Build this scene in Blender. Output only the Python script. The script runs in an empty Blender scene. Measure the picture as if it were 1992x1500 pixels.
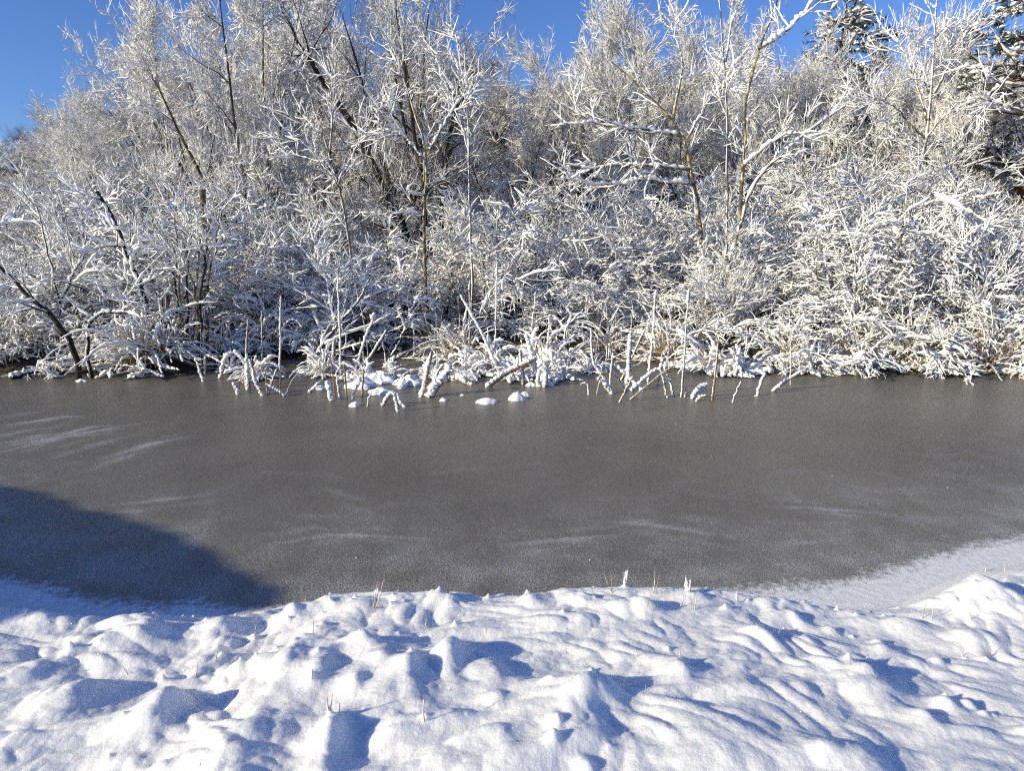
import bpy, math
import numpy as np

R_ = math.radians
sc = bpy.context.scene
COL = sc.collection
rng = np.random.default_rng(11)

# ------------------------------------------------------------------ camera, sky, sun, exposure
F, CX, CY, H0 = 1340.0, 996.0, 750.0, 2.1          # focal length in photo pixels, centre, eye height above the ice
PITCH = math.atan((CY - 460.0) / F)
cam_d = bpy.data.cameras.new('camera')
cam = bpy.data.objects.new('camera', cam_d)
COL.objects.link(cam)
cam.location = (0, 0, H0)
cam.rotation_euler = (R_(90) - PITCH, 0, 0)
cam_d.sensor_width = 36.0
cam_d.lens = 36.0 * F / 1992.0
cam_d.clip_start, cam_d.clip_end = 0.05, 2000
sc.camera = cam

SUN_EL, SUN_AZ = 21.5, 27.0     # light travels towards +X, turned SUN_AZ degrees towards +Y
w = bpy.data.worlds.new('World')
sc.world = w
w.use_nodes = True
nt = w.node_tree
nt.nodes.clear()
sky = nt.nodes.new('ShaderNodeTexSky')
sky.sky_type = 'NISHITA'
sky.sun_disc = False
sky.sun_elevation = R_(SUN_EL)
sky.sun_rotation = R_(270 - SUN_AZ)
sky.air_density, sky.dust_density, sky.ozone_density = 1.0, 0.0, 3.0
sky.altitude = 0
bg = nt.nodes.new('ShaderNodeBackground')
bg.inputs['Strength'].default_value = 0.110
out = nt.nodes.new('ShaderNodeOutputWorld')
tint = nt.nodes.new('ShaderNodeMixRGB'); tint.blend_type = 'MULTIPLY'      # clear cold winter air: a deeper blue
tint.inputs[0].default_value = 1.0; tint.inputs[2].default_value = (0.56, 0.74, 1.15, 1)
nt.links.new(sky.outputs[0], tint.inputs[1]); nt.links.new(tint.outputs[0], bg.inputs[0])
nt.links.new(bg.outputs[0], out.inputs[0])

sun_d = bpy.data.lights.new('sun', 'SUN')
sun_d.energy = 5.0
sun_d.angle = R_(0.5)
sun_d.color = (1.0, 0.895, 0.62)
sun = bpy.data.objects.new('sun', sun_d)
COL.objects.link(sun)
ce, se = math.cos(R_(SUN_EL)), math.sin(R_(SUN_EL))
LDIR = np.array([math.cos(R_(SUN_AZ)) * ce, math.sin(R_(SUN_AZ)) * ce, -se])   # direction the light travels
from mathutils import Vector
sun.rotation_euler = Vector(LDIR).to_track_quat('-Z', 'Y').to_euler()

sc.view_settings.view_transform = 'Standard'
sc.view_settings.look = 'None'
sc.view_settings.exposure = 0.20
sc.view_settings.gamma = 1
sc.render.engine = 'CYCLES'
cy = sc.cycles
cy.max_bounces, cy.diffuse_bounces, cy.glossy_bounces = 6, 4, 3
cy.transmission_bounces, cy.transparent_max_bounces = 2, 4
cy.use_denoising = False
cy.filter_width = 1.2
cy.sample_clamp_indirect = 6

# ------------------------------------------------------------------ picture <-> place
cp, sp = math.cos(PITCH), math.sin(PITCH)
def ray(px, py):
    dx, dy = (px - CX) / F, -(py - CY) / F
    return np.array([dx, cp + dy * sp, -sp + dy * cp])
def on_z(px, py, z=0.0):
    r = ray(px, py); t = (z - H0) / r[2]
    return np.array([0, 0, H0]) + r * t
def on_y(px, py, Y):
    r = ray(px, py); t = Y / r[1]
    return np.array([0, 0, H0]) + r * t
def top_z(py, Y):
    return on_y(CX, py, Y)[2]

def sstep(a, b, x):
    t = np.clip((x - a) / (b - a), 0, 1)
    return t * t * (3 - 2 * t)

# ------------------------------------------------------------------ noise for terrain
_perm = np.random.default_rng(5).permutation(512)
_gang = np.random.default_rng(6).uniform(0, 2 * np.pi, 512)
def pnoise(x, y):
    xi, yi = np.floor(x).astype(int), np.floor(y).astype(int)
    xf, yf = x - xi, y - yi
    u, v = xf**3 * (xf * (xf * 6 - 15) + 10), yf**3 * (yf * (yf * 6 - 15) + 10)
    def g(ix, iy, fx, fy):
        a = _gang[_perm[(_perm[ix & 511] + iy) & 511]]
        return np.cos(a) * fx + np.sin(a) * fy
    n0 = g(xi, yi, xf, yf) * (1 - u) + g(xi + 1, yi, xf - 1, yf) * u
    n1 = g(xi, yi + 1, xf, yf - 1) * (1 - u) + g(xi + 1, yi + 1, xf - 1, yf - 1) * u
    return (n0 * (1 - v) + n1 * v) * 1.5

# ------------------------------------------------------------------ materials
def mat(name):
    m = bpy.data.materials.new(name)
    m.use_nodes = True
    n = m.node_tree.nodes
    return m, n, m.node_tree.links, n['Principled BSDF']
def N(nodes, typ, **kw):
    nd = nodes.new(typ)
    for k, v in kw.items():
        if k.startswith('i_'):
            nd.inputs[k[2:].replace('_', ' ')].default_value = v
        else:
            setattr(nd, k, v)
    return nd
def ramp(nodes, stops):
    r = nodes.new('ShaderNodeValToRGB')
    el = r.color_ramp.elements
    while len(el) < len(stops):
        el.new(0.5)
    for e, (p, c) in zip(el, stops):
        e.position = p
        e.color = (c, c, c, 1) if isinstance(c, (int, float)) else (*c, 1)
    return r

def mat_snow_twig():
    m, n, l, b = mat('snow_on_twigs')
    b.inputs['Base Color'].default_value = (0.92, 0.915, 0.91, 1)
    b.inputs['Roughness'].default_value = 0.75
    b.inputs['Specular IOR Level'].default_value = 0.25
    return m

def mat_bark(name, dark, light, lichen=None, lamt=0.5, scale=14):
    m, n, l, b = mat(name)
    tc = N(n, 'ShaderNodeTexCoord')
    n1 = N(n, 'ShaderNodeTexNoise', i_Scale=scale, i_Detail=4.0)
    l.new(tc.outputs['Object'], n1.inputs['Vector'])
    r1 = ramp(n, [(0.35, dark), (0.7, light)])
    l.new(n1.outputs['Fac'], r1.inputs[0])
    col = r1.outputs[0]
    if lichen:
        n2 = N(n, 'ShaderNodeTexNoise', i_Scale=scale * 0.55, i_Detail=5.0)
        mp = N(n, 'ShaderNodeMapping'); mp.inputs['Location'].default_value = (7, 3, 1)
        l.new(tc.outputs['Object'], mp.inputs[0]); l.new(mp.outputs[0], n2.inputs['Vector'])
        r2 = ramp(n, [(0.62 - 0.2 * lamt, 0.0), (0.72 - 0.2 * lamt, 1.0)])
        l.new(n2.outputs['Fac'], r2.inputs[0])
        mx = N(n, 'ShaderNodeMixRGB'); mx.inputs[2].default_value = (*lichen, 1)
        l.new(r2.outputs[0], mx.inputs[0]); l.new(col, mx.inputs[1]); col = mx.outputs[0]
    l.new(col, b.inputs['Base Color'])
    b.inputs['Roughness'].default_value = 0.9
    b.inputs['Specular IOR Level'].default_value = 0.2
    bp = N(n, 'ShaderNodeBump'); bp.inputs['Strength'].default_value = 0.6; bp.inputs['Distance'].default_value = 0.01
    l.new(n1.outputs['Fac'], bp.inputs['Height']); l.new(bp.outputs[0], b.inputs['Normal'])
    return m

def mat_bank_snow():
    m, n, l, b = mat('bank_snow')
    b.inputs['Base Color'].default_value = (0.93, 0.925, 0.92, 1)
    b.inputs['Roughness'].default_value = 0.65
    b.inputs['Subsurface Weight'].default_value = 0.8
    b.inputs['Subsurface Radius'].default_value = (1.0, 0.95, 0.9)
    b.inputs['Subsurface Scale'].default_value = 0.022
    b.inputs['Specular IOR Level'].default_value = 0.3
    tc = N(n, 'ShaderNodeTexCoord')
    n1 = N(n, 'ShaderNodeTexNoise', i_Scale=95.0, i_Detail=3.0, i_Roughness=0.65)
    n2 = N(n, 'ShaderNodeTexNoise', i_Scale=320.0, i_Detail=2.0)
    n3 = N(n, 'ShaderNodeTexNoise', i_Scale=28.0, i_Detail=2.0)
    for q in (n1, n2, n3):
        l.new(tc.outputs['Object'], q.inputs['Vector'])
    b1 = N(n, 'ShaderNodeBump'); b1.inputs['Distance'].default_value = 0.0055; b1.inputs['Strength'].default_value = 0.8
    b2 = N(n, 'ShaderNodeBump'); b2.inputs['Distance'].default_value = 0.0022; b2.inputs['Strength'].default_value = 0.9
    b3 = N(n, 'ShaderNodeBump'); b3.inputs['Distance'].default_value = 0.005; b3.inputs['Strength'].default_value = 0.5
    l.new(n3.outputs['Fac'], b3.inputs['Height'])
    l.new(n1.outputs['Fac'], b1.inputs['Height']); l.new(b3.outputs[0], b1.inputs['Normal'])
    l.new(n2.outputs['Fac'], b2.inputs['Height']); l.new(b1.outputs[0], b2.inputs['Normal'])
    l.new(b2.outputs[0], b.inputs['Normal'])
    sparkle(n, l, b, tc, 260.0, 0.955, 1.0)
    return m

def sparkle(n, l, b, tc, scale, thresh, weight):
    """single ice crystals: little facets with a tilt of their own, in a thin clear coat"""
    v = N(n, 'ShaderNodeTexVoronoi', i_Scale=scale)
    l.new(tc.outputs['Object'], v.inputs['Vector'])
    sep = N(n, 'ShaderNodeSeparateColor'); l.new(v.outputs['Color'], sep.inputs[0])
    gt = N(n, 'ShaderNodeMath', operation='GREATER_THAN'); gt.inputs[1].default_value = thresh
    l.new(sep.outputs[2], gt.inputs[0])
    mu = N(n, 'ShaderNodeMath', operation='MULTIPLY'); mu.inputs[1].default_value = weight
    l.new(gt.outputs[0], mu.inputs[0]); l.new(mu.outputs[0], b.inputs['Coat Weight'])
    b.inputs['Coat Roughness'].default_value = 0.22
    geo = N(n, 'ShaderNodeNewGeometry')
    wn = N(n, 'ShaderNodeTexWhiteNoise'); l.new(v.outputs['Position'], wn.inputs['Vector'])
    sb = N(n, 'ShaderNodeVectorMath', operation='SUBTRACT'); sb.inputs[1].default_value = (0.5, 0.5, 0.5)
    l.new(wn.outputs['Color'], sb.inputs[0])
    sc_ = N(n, 'ShaderNodeVectorMath', operation='SCALE'); sc_.inputs['Scale'].default_value = 2.0
    l.new(sb.outputs[0], sc_.inputs[0])
    ad = N(n, 'ShaderNodeVectorMath', operation='ADD')
    l.new(geo.outputs['Normal'], ad.inputs[0]); l.new(sc_.outputs[0], ad.inputs[1])
    no = N(n, 'ShaderNodeVectorMath', operation='NORMALIZE'); l.new(ad.outputs[0], no.inputs[0])
    l.new(no.outputs[0], b.inputs['Coat Normal'])

def mat_ice():
    m, n, l, b = mat('frosted_ice')
    tc = N(n, 'ShaderNodeTexCoord')
    at = N(n, 'ShaderNodeAttribute', attribute_name='frost')        # metres inland from the snow's edge on the ice
    st = N(n, 'ShaderNodeAttribute', attribute_name='streak')
    # dark ice with brown mud showing through, in broad patches
    n0 = N(n, 'ShaderNodeTexNoise', i_Scale=0.55, i_Detail=4.0, i_Roughness=0.6)
    l.new(tc.outputs['Object'], n0.inputs['Vector'])
    r0 = ramp(n, [(0.3, (0.110, 0.103, 0.091)), (0.7, (0.178, 0.166, 0.145))])
    l.new(n0.outputs['Fac'], r0.inputs[0])
    # fine frost grains
    g1 = N(n, 'ShaderNodeTexNoise', i_Scale=115.0, i_Detail=2.5, i_Roughness=0.7)
    g2 = N(n, 'ShaderNodeTexNoise', i_Scale=2.3, i_Detail=5.0, i_Roughness=0.65)
    g3 = N(n, 'ShaderNodeTexNoise', i_Scale=22.0, i_Detail=3.0, i_Roughness=0.6)
    for q in (g1, g2, g3):
        l.new(tc.outputs['Object'], q.inputs['Vector'])
    def math_(op, a, bb, clamp=False):
        q = N(n, 'ShaderNodeMath', operation=op); q.use_clamp = clamp
        for i, x in enumerate((a, bb)):
            if isinstance(x, (int, float)):
                q.inputs[i].default_value = x
            else:
                l.new(x, q.inputs[i])
        return q.outputs[0]
    mr = N(n, 'ShaderNodeMapRange'); mr.inputs['From Min'].default_value = -3.2; mr.inputs['From Max'].default_value = 0.0
    mr.inputs['To Min'].default_value = -0.11; mr.inputs['To Max'].default_value = 0.085
    l.new(at.outputs['Fac'], mr.inputs['Value'])
    lvl = math_('ADD', mr.outputs[0], math_('MULTIPLY', st.outputs['Fac'], 0.21))
    patch = math_('MULTIPLY', math_('SUBTRACT', g2.outputs['Fac'], 0.5), 0.28)
    gr = math_('ADD', math_('ADD', g1.outputs['Fac'], lvl), patch)
    grain = N(n, 'ShaderNodeMapRange'); grain.inputs['From Min'].default_value = 0.545; grain.inputs['From Max'].default_value = 0.72
    grain.interpolation_type = 'SMOOTHSTEP'
    l.new(gr, grain.inputs['Value'])
    # the snow that lies on the ice along the bank, its edge broken up
    e1 = math_('ADD', math_('MULTIPLY', math_('SUBTRACT', g2.outputs['Fac'], 0.5), 0.35), math_('MULTIPLY', math_('SUBTRACT', g3.outputs['Fac'], 0.5), 0.30))
    e2 = math_('ADD', e1, math_('MULTIPLY', math_('SUBTRACT', g1.outputs['Fac'], 0.5), 0.38))
    ed = N(n, 'ShaderNodeMapRange'); ed.inputs['From Min'].default_value = -0.09; ed.inputs['From Max'].default_value = 0.10
    ed.interpolation_type = 'SMOOTHSTEP'
    l.new(math_('ADD', at.outputs['Fac'], e2), ed.inputs['Value'])
    thin = N(n, 'ShaderNodeMapRange'); thin.inputs['From Min'].default_value = 0.30; thin.inputs['From Max'].default_value = 0.56
    thin.inputs['To Min'].default_value = 0.62; thin.inputs['To Max'].default_value = 1.0
    l.new(math_('ADD', math_('MULTIPLY', g1.outputs['Fac'], 0.5), math_('MULTIPLY', g3.outputs['Fac'], 0.5)), thin.inputs['Value'])
    fr = math_('MAXIMUM', math_('MULTIPLY', grain.outputs[0], 0.66), math_('MULTIPLY', ed.outputs[0], thin.outputs[0]), True)
    mx = N(n, 'ShaderNodeMixRGB'); mx.inputs[2].default_value = (0.86, 0.88, 0.91, 1)
    l.new(fr, mx.inputs[0]); l.new(r0.outputs[0], mx.inputs[1]); l.new(mx.outputs[0], b.inputs['Base Color'])
    rr = N(n, 'ShaderNodeMapRange'); rr.inputs['To Min'].default_value = 0.25; rr.inputs['To Max'].default_value = 0.75
    l.new(fr, rr.inputs['Value']); l.new(rr.outputs[0], b.inputs['Roughness'])
    b.inputs['IOR'].default_value = 1.31
    bp = N(n, 'ShaderNodeBump'); bp.inputs['Strength'].default_value = 0.8; bp.inputs['Distance'].default_value = 0.006
    l.new(math_('ADD', math_('ADD', gr, math_('MULTIPLY', g3.outputs['Fac'], 1.2)), math_('MULTIPLY', ed.outputs[0], 1.5)), bp.inputs['Height'])
    l.new(bp.outputs[0], b.inputs['Normal'])
    sparkle(n, l, b, tc, 150.0, 0.97, 0.45)
    return m

def mat_far_ground():
    m, n, l, b = mat('leaf_litter_and_snow')
    tc = N(n, 'ShaderNodeTexCoord')
    n1 = N(n, 'ShaderNodeTexNoise', i_Scale=1.7, i_Detail=6.0, i_Roughness=0.65)
    n2 = N(n, 'ShaderNodeTexNoise', i_Scale=30.0, i_Detail=4.0)
    for q in (n1, n2):
        l.new(tc.outputs['Object'], q.inputs['Vector'])
    r1 = ramp(n, [(0.54, 0.0), (0.64, 1.0)])
    l.new(n1.outputs['Fac'], r1.inputs[0])
    r2 = ramp(n, [(0.3, (0.018, 0.013, 0.010)), (0.7, (0.060, 0.040, 0.025))])
    l.new(n2.outputs['Fac'], r2.inputs[0])
    mx = N(n, 'ShaderNodeMixRGB'); mx.inputs[2].default_value = (0.86, 0.87, 0.9, 1)
    l.new(r1.outputs[0], mx.inputs[0]); l.new(r2.outputs[0], mx.inputs[1]); l.new(mx.outputs[0], b.inputs['Base Color'])
    b.inputs['Roughness'].default_value = 0.9
    bp = N(n, 'ShaderNodeBump'); bp.inputs['Distance'].default_value = 0.04; bp.inputs['Strength'].default_value = 0.8
    l.new(n2.outputs['Fac'], bp.inputs['Height']); l.new(bp.outputs[0], b.inputs['Normal'])
    return m

M_SNOW = mat_snow_twig()
M_BANK = mat_bank_snow()
M_ICE = mat_ice()
M_GROUND = mat_far_ground()
M_TWIG = mat_bark('shrub_bark', (0.040, 0.032, 0.029), (0.10, 0.082, 0.070))
M_DARKBARK = mat_bark('dark_wet_bark', (0.016, 0.013, 0.012), (0.055, 0.043, 0.034), (0.14, 0.12, 0.07), 0.15)
M_LICHEN = mat_bark('lichen_bark', (0.05, 0.042, 0.035), (0.20, 0.17, 0.135), (0.42, 0.335, 0.14), 0.62, 16)
M_TREEBARK = mat_bark('tree_bark', (0.045, 0.036, 0.028), (0.12, 0.098, 0.075), (0.24, 0.19, 0.08), 0.25, 9)
M_DARKTREE = mat_bark('dark_tree_bark', (0.022, 0.017, 0.013), (0.065, 0.050, 0.036), (0.20, 0.155, 0.06), 0.15, 7)
M_TREETWIG = mat_bark('tree_twig', (0.095, 0.075, 0.058), (0.21, 0.17, 0.13))
M_REED = mat_bark('reed_straw', (0.20, 0.12, 0.055), (0.42, 0.29, 0.16), None, 0, 40)
M_CATTAIL = mat_bark('cattail_brown', (0.09, 0.04, 0.018), (0.20, 0.10, 0.045), None, 0, 60)
M_GRASS = mat_bark('dead_grass', (0.20, 0.135, 0.07), (0.46, 0.34, 0.19), None, 0, 30)
M_NEEDLE = mat_bark('pine_needles', (0.020, 0.032, 0.014), (0.055, 0.065, 0.026), None, 0, 6)
M_PINEBARK = mat_bark('pine_bark', (0.09, 0.045, 0.025), (0.22, 0.11, 0.06), None, 0, 10)

# ------------------------------------------------------------------ mesh building
def mesh_from(name, V, Q, m, smooth=True):
    me = bpy.data.meshes.new(name)
    V = np.ascontiguousarray(V, dtype=np.float32); Q = np.ascontiguousarray(Q, dtype=np.int32)
    k = Q.shape[1]
    me.vertices.add(len(V)); me.vertices.foreach_set('co', V.ravel())
    me.loops.add(Q.size); me.loops.foreach_set('vertex_index', Q.ravel())
    me.polygons.add(len(Q)); me.polygons.foreach_set('loop_start', np.arange(0, Q.size, k, dtype=np.int32))
    me.polygons.foreach_set('use_smooth', np.full(len(Q), smooth))
    me.materials.append(m)
    me.update(calc_edges=True)
    return me

def unit(v):
    return v / np.maximum(np.linalg.norm(v, axis=-1, keepdims=True), 1e-9)

def tubes(P, R, S):
    """P (N,K,3), R (N,K) -> vertices and quads of N tubes"""
    Nn, K = R.shape
    T = np.empty_like(P)
    T[:, 1:-1] = P[:, 2:] - P[:, :-2]; T[:, 0] = P[:, 1] - P[:, 0]; T[:, -1] = P[:, -1] - P[:, -2]
    T = unit(T)
    ref = np.eye(3)[np.argmin(np.abs(T.mean(1)), axis=1)][:, None, :]
    U = unit(np.cross(T, np.broadcast_to(ref, T.shape)))
    Vv = np.cross(T, U)
    a = np.arange(S) / S * 2 * np.pi
    ring = P[:, :, None, :] + R[:, :, None, None] * (np.cos(a)[:, None] * U[:, :, None, :] + np.sin(a)[:, None] * Vv[:, :, None, :])
    idx = np.arange(Nn * K * S).reshape(Nn, K, S)
    nx = np.roll(idx, -1, axis=2)
    q = np.stack([idx[:, :-1], nx[:, :-1], nx[:, 1:], idx[:, 1:]], axis=-1).reshape(-1, 4)
    return ring.reshape(-1, 3), q

class MB:
    """collects tubes and loose quads, ends as one mesh"""
    def __init__(s):
        s.v, s.q, s.n = [], [], 0
    def add(s, V, Q):
        s.v.append(V); s.q.append(Q + s.n); s.n += len(V)
    def tube(s, P, R, S=4):
        if len(R):
            s.add(*tubes(P, R, S))
    def mesh(s, name, m, smooth=True):
        if not s.v:
            return None
        return mesh_from(name, np.concatenate(s.v), np.concatenate(s.q), m, smooth)

def grow(start, d, L, K, up, wig):
    P = np.empty((len(L), K, 3)); P[:, 0] = start
    d = d.copy(); upv = np.array([0, 0, 1.0])
    for k in range(1, K):
        d = unit(d + wig * rng.normal(size=d.shape) + np.asarray(up).reshape(-1, 1) * upv)
        P[:, k] = P[:, k - 1] + d * (L / (K - 1))[:, None]
    return P

def spawn(P, R, n, t0, t1, ang, asd, length, K, up, wig, rfrac=0.6, rtip=0.002, rmax=1, fall=0.5, flat=0.0):
    """n children (mean) per branch; returns P, R of the children"""
    Np, Kp = R.shape
    cnt = rng.poisson(n, Np) if n < 3 else np.maximum(1, np.round(rng.normal(n, n * 0.2, Np)).astype(int))
    pi = np.repeat(np.arange(Np), cnt); M = len(pi)
    t = rng.uniform(t0, t1, M)
    f = t * (Kp - 1); k = np.minimum(f.astype(int), Kp - 2); fr = (f - k)[:, None]
    pos = P[pi, k] * (1 - fr) + P[pi, k + 1] * fr
    T = unit(P[pi, k + 1] - P[pi, k])
    rnd = rng.normal(size=(M, 3)); rnd[:, 2] *= (1 - flat)
    perp = unit(rnd - (rnd * T).sum(1, keepdims=True) * T)
    a = np.radians(rng.normal(ang, asd, M))[:, None]
    d = np.cos(a) * T + np.sin(a) * perp
    L = length * rng.uniform(0.55, 1.35, M) * (1 - fall * t)
    Pr = R[pi, k] * (1 - fr[:, 0]) + R[pi, k + 1] * fr[:, 0]
    C = grow(pos, d, L, K, up, wig)
    r0 = np.clip(Pr * rfrac, rtip * 1.2, rmax)
    w_ = np.linspace(0, 1, K)[None, :]
    return C, r0[:, None] * (1 - w_) + rtip * w_

WIND = unit(np.array([-0.75, -0.6, 0.15]))
def snow(mb, P, R, thick, keep=1.0, S=5, dens=1, plaster=0.5, t_from=0.0, lump=0.3, taper=0.55):
    """snow lying on branches: a lumpy strip on the upper side, thinner and wind-plastered on steep ones"""
    if keep < 1:
        s_ = rng.random(len(R)) < keep; P, R = P[s_], R[s_]
    if not len(R):
        return
    Nn, K = R.shape
    K2 = (K - 1) * dens + 1
    f = np.linspace(t_from * (K - 1), K - 1, K2); k = np.minimum(f.astype(int), K - 2); fr = f - k
    Q = P[:, k] * (1 - fr)[None, :, None] + P[:, k + 1] * fr[None, :, None]
    r = R[:, k] * (1 - fr) + R[:, k + 1] * fr
    T = np.gradient(Q, axis=1); T = unit(T)
    hz = np.sqrt(np.clip(1 - T[..., 2] ** 2, 0, 1))
    th = thick * np.clip(np.exp(rng.normal(-.04, .36, (Nn, 1))), .4, 2.2) * np.clip(1 + lump * rng.normal(size=(Nn, K2)), 0.35, 1.9)
    s_ = th * (plaster + (1 - plaster) * hz)
    s_ *= 1 - taper * np.linspace(0, 1, K2)[None] ** 1.6
    s_[:, 0] *= 0.7; s_[:, -1] *= 0.8
    off = hz[..., None] * np.array([0, 0, 1.0]) + (1 - hz)[..., None] * WIND
    C = Q + unit(off) * (r * 0.55 + s_ * 0.62)[..., None] + rng.normal(size=Q.shape) * (thick * 0.10)
    e0 = C[:, :1] - T[:, :1] * s_[:, :1, None] * 0.8; e1 = C[:, -1:] + T[:, -1:] * s_[:, -1:, None] * 0.9
    C = np.concatenate([e0, C, e1], 1)
    z = np.full((Nn, 1), thick * 0.08)
    mb.tube(C, np.concatenate([z, s_, z], 1), S)

def resample(pts, K, jit=0.0):
    pts = np.asarray(pts, float)
    seg = np.linalg.norm(np.diff(pts, axis=0), axis=1); s_ = np.concatenate([[0], np.cumsum(seg)])
    t = np.linspace(0, s_[-1], K)
    Q = np.stack([np.interp(t, s_, pts[:, i]) for i in range(3)], 1)
    for _ in range(2):
        Q[1:-1] = 0.25 * Q[:-2] + 0.5 * Q[1:-1] + 0.25 * Q[2:]
    if jit:
        Q[1:-1] += rng.normal(size=Q[1:-1].shape) * jit
    return Q

# ------------------------------------------------------------------ objects
def link(name, data, parent=None):
    o = bpy.data.objects.new(name, data); COL.objects.link(o)
    if parent is not None:
        o.parent = parent
    return o
def thing(name, label, cat, loc, parts, rotz=0.0, scale=1.0, group=None):
    """one thing: an Empty at its base carrying its parts; copies share the part meshes"""
    t = link(name, None)
    t.empty_display_size = 0.1
    t.location = loc; t.rotation_euler = (0, 0, rotz)
    t.scale = scale if isinstance(scale, tuple) else (scale,) * 3
    t['label'] = label; t['category'] = cat
    t['kind'] = 'thing'
    if group:
        t['group'] = group
    for pn, me in parts:
        if me is not None:
            link(pn, me, t)
    return t
def single(name, label, cat, loc, me, rotz=0.0, scale=1.0, group=None):
    o = link(name, me); o.location = loc; o.rotation_euler = (0, 0, rotz); o.scale = (scale,) * 3
    o['label'] = label; o['category'] = cat
    if group:
        o['group'] = group
    return o
def structure(name, me):
    o = link(name, me); o['kind'] = 'structure'
    return o
ORD = ['first', 'second', 'third', 'fourth', 'fifth', 'sixth', 'seventh', 'eighth', 'ninth', 'tenth', 'eleventh', 'twelfth',
       'thirteenth', 'fourteenth', 'fifteenth', 'sixteenth', 'seventeenth', 'eighteenth', 'nineteenth', 'twentieth',
       'twenty-first', 'twenty-second', 'twenty-third', 'twenty-fourth', 'twenty-fifth', 'twenty-sixth', 'twenty-seventh',
       'twenty-eighth', 'twenty-ninth', 'thirtieth', 'thirty-first', 'thirty-second', 'thirty-third', 'thirty-fourth',
       'thirty-fifth', 'thirty-sixth', 'thirty-seventh', 'thirty-eighth', 'thirty-ninth', 'fortieth']

# ------------------------------------------------------------------ the setting: shores, near bank, pond ice, far ground
def shore(pix, left, right):
    W = [on_z(a, b) for a, b in pix]
    xs = [p[0] for p in left] + [p[0] for p in W] + [p[0] for p in right]
    ys = [p[1] for p in left] + [p[1] for p in W] + [p[1] for p in right]
    xs, ys = np.array(xs), np.array(ys)
    return lambda x: np.interp(x, xs, ys)
frost_edge = shore([(0, 1118), (150, 1150), (300, 1170), (480, 1182), (560, 1178), (700, 1172), (850, 1176), (1000, 1172), (1200, 1160),
                    (1350, 1148), (1450, 1140), (1600, 1130), (1750, 1100), (1870, 1062), (1992, 1040)],
                   [(-40, 8.6), (-15, 8.2), (-8, 7.2), (-5, 5.3)], [(6, 6.2), (10, 7.2), (40, 7.5)])
near_toe = shore([(0, 1185), (200, 1205), (350, 1200), (480, 1205), (560, 1180), (700, 1176), (850, 1180), (1000, 1176), (1200, 1166),
                  (1350, 1162), (1480, 1178), (1600, 1195), (1750, 1180), (1830, 1140), (1900, 1112), (1992, 1100)],
                 [(-40, 8.2), (-15, 7.8), (-8, 6.6), (-5, 4.6)], [(6, 5.6), (10, 6.8), (40, 7.1)])
far_toe = shore([(-400, 738), (0, 735), (150, 728), (300, 735), (420, 715), (560, 700), (700, 688), (820, 686), (1000, 690), (1150, 692),
                 (1280, 690), (1400, 715), (1560, 722), (1700, 722), (1860, 728), (1992, 722), (2400, 722)],
                [(-60, 9.5)], [(60, 10.2)])

MOUNDS = [  # photo pixel of the peak, height, radii in metres
    (150, 1320, .09, .13, .15), (60, 1290, .06, .20, .12), (330, 1335, .11, .07, .12), (300, 1400, .06, .12, .12), (470, 1265, .09, .14, .08),
    (560, 1260, .09, .10, .10), (620, 1300, .05, .06, .10), (640, 1400, .09, .06, .12), (690, 1320, .05, .05, .06), (720, 1265, .04, .12, .08),
    (880, 1240, .10, .09, .13), (960, 1280, .07, .08, .10), (800, 1290, .06, .06, .10), (1050, 1320, .06, .12, .12), (1160, 1305, .11, .11, .12),
    (1100, 1370, .07, .15, .15), (1320, 1275, .07, .07, .08), (1250, 1160, .08, .15, .08), (1480, 1215, .07, .10, .09), (1560, 1230, .05, .08, .08),
    (1640, 1275, .06, .14, .10), (1700, 1320, .05, .12, .12), (1760, 1200, .05, .15, .08), (1900, 1130, .12, .24, .16), (1970, 1160, .08, .20, .15),
    (1910, 1220, .07, .12, .10), (1780, 1270, .05, .07, .06), (1840, 1350, .05, .05, .05), (1800, 1380, .04, .05, .06), (270, 1215, .08, .12, .10),
    (190, 1240, .05, .10, .10), (80, 1185, .06, .20, .08), (430, 1200, .06, .10, .06), (230, 1270, .05, .15, .08), (700, 1165, .05, .10, .08),
    (560, 1175, .04, .09, .06), (880, 1150, .06, .12, .07), (1030, 1150, .05, .06, .07), (1130, 1155, .04, .06, .06), (1360, 1150, .04, .10, .06),
    (1540, 1185, .05, .07, .06), (470, 1430, .05, .20, .18), (980, 1440, .04, .20, .15), (1400, 1420, .05, .25, .15), (1650, 1450, .05, .15, .10)]
CONES = [(355, 1182, .05), (375, 1180, .055), (430, 1188, .05), (458, 1185, .05), (690, 1145, .035), (640, 1148, .04), (240, 1180, .03), (300, 1195, .03),
         (136, 1250, .06), (315, 1300, .05), (340, 1325, .04), (430, 1250, .05), (465, 1255, .06), (497, 1250, .05), (535, 1235, .05), (540, 1160, .03),
         (625, 1175, .04), (610, 1210, .04), (606, 1310, .06), (640, 1380, .07), (855, 1145, .05), (828, 1400, .03), (1025, 1140, .05), (1095, 1190, .03),
         (1525, 1215, .03), (1630, 1165, .06), (1690, 1160, .04), (1300, 1250, .03), (1150, 1290, .03), (885, 1205, .04), (800, 1275, .05), (700, 1225, .03),
         (560, 1195, .03), (760, 1170, .03), (940, 1265, .035), (1410, 1170, .04), (1455, 1160, .03), (1880, 1265, .03), (1920, 1270, .03), (1215, 1125, .05),
         (1340, 1135, .05), (1390, 1130, .03), (1840, 1340, .04), (1660, 1225, .03), (1720, 1190, .03), (40, 1170, .04), (110, 1160, .05), (1650, 1280, .05)]
_r2 = np.random.default_rng(3)
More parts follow.
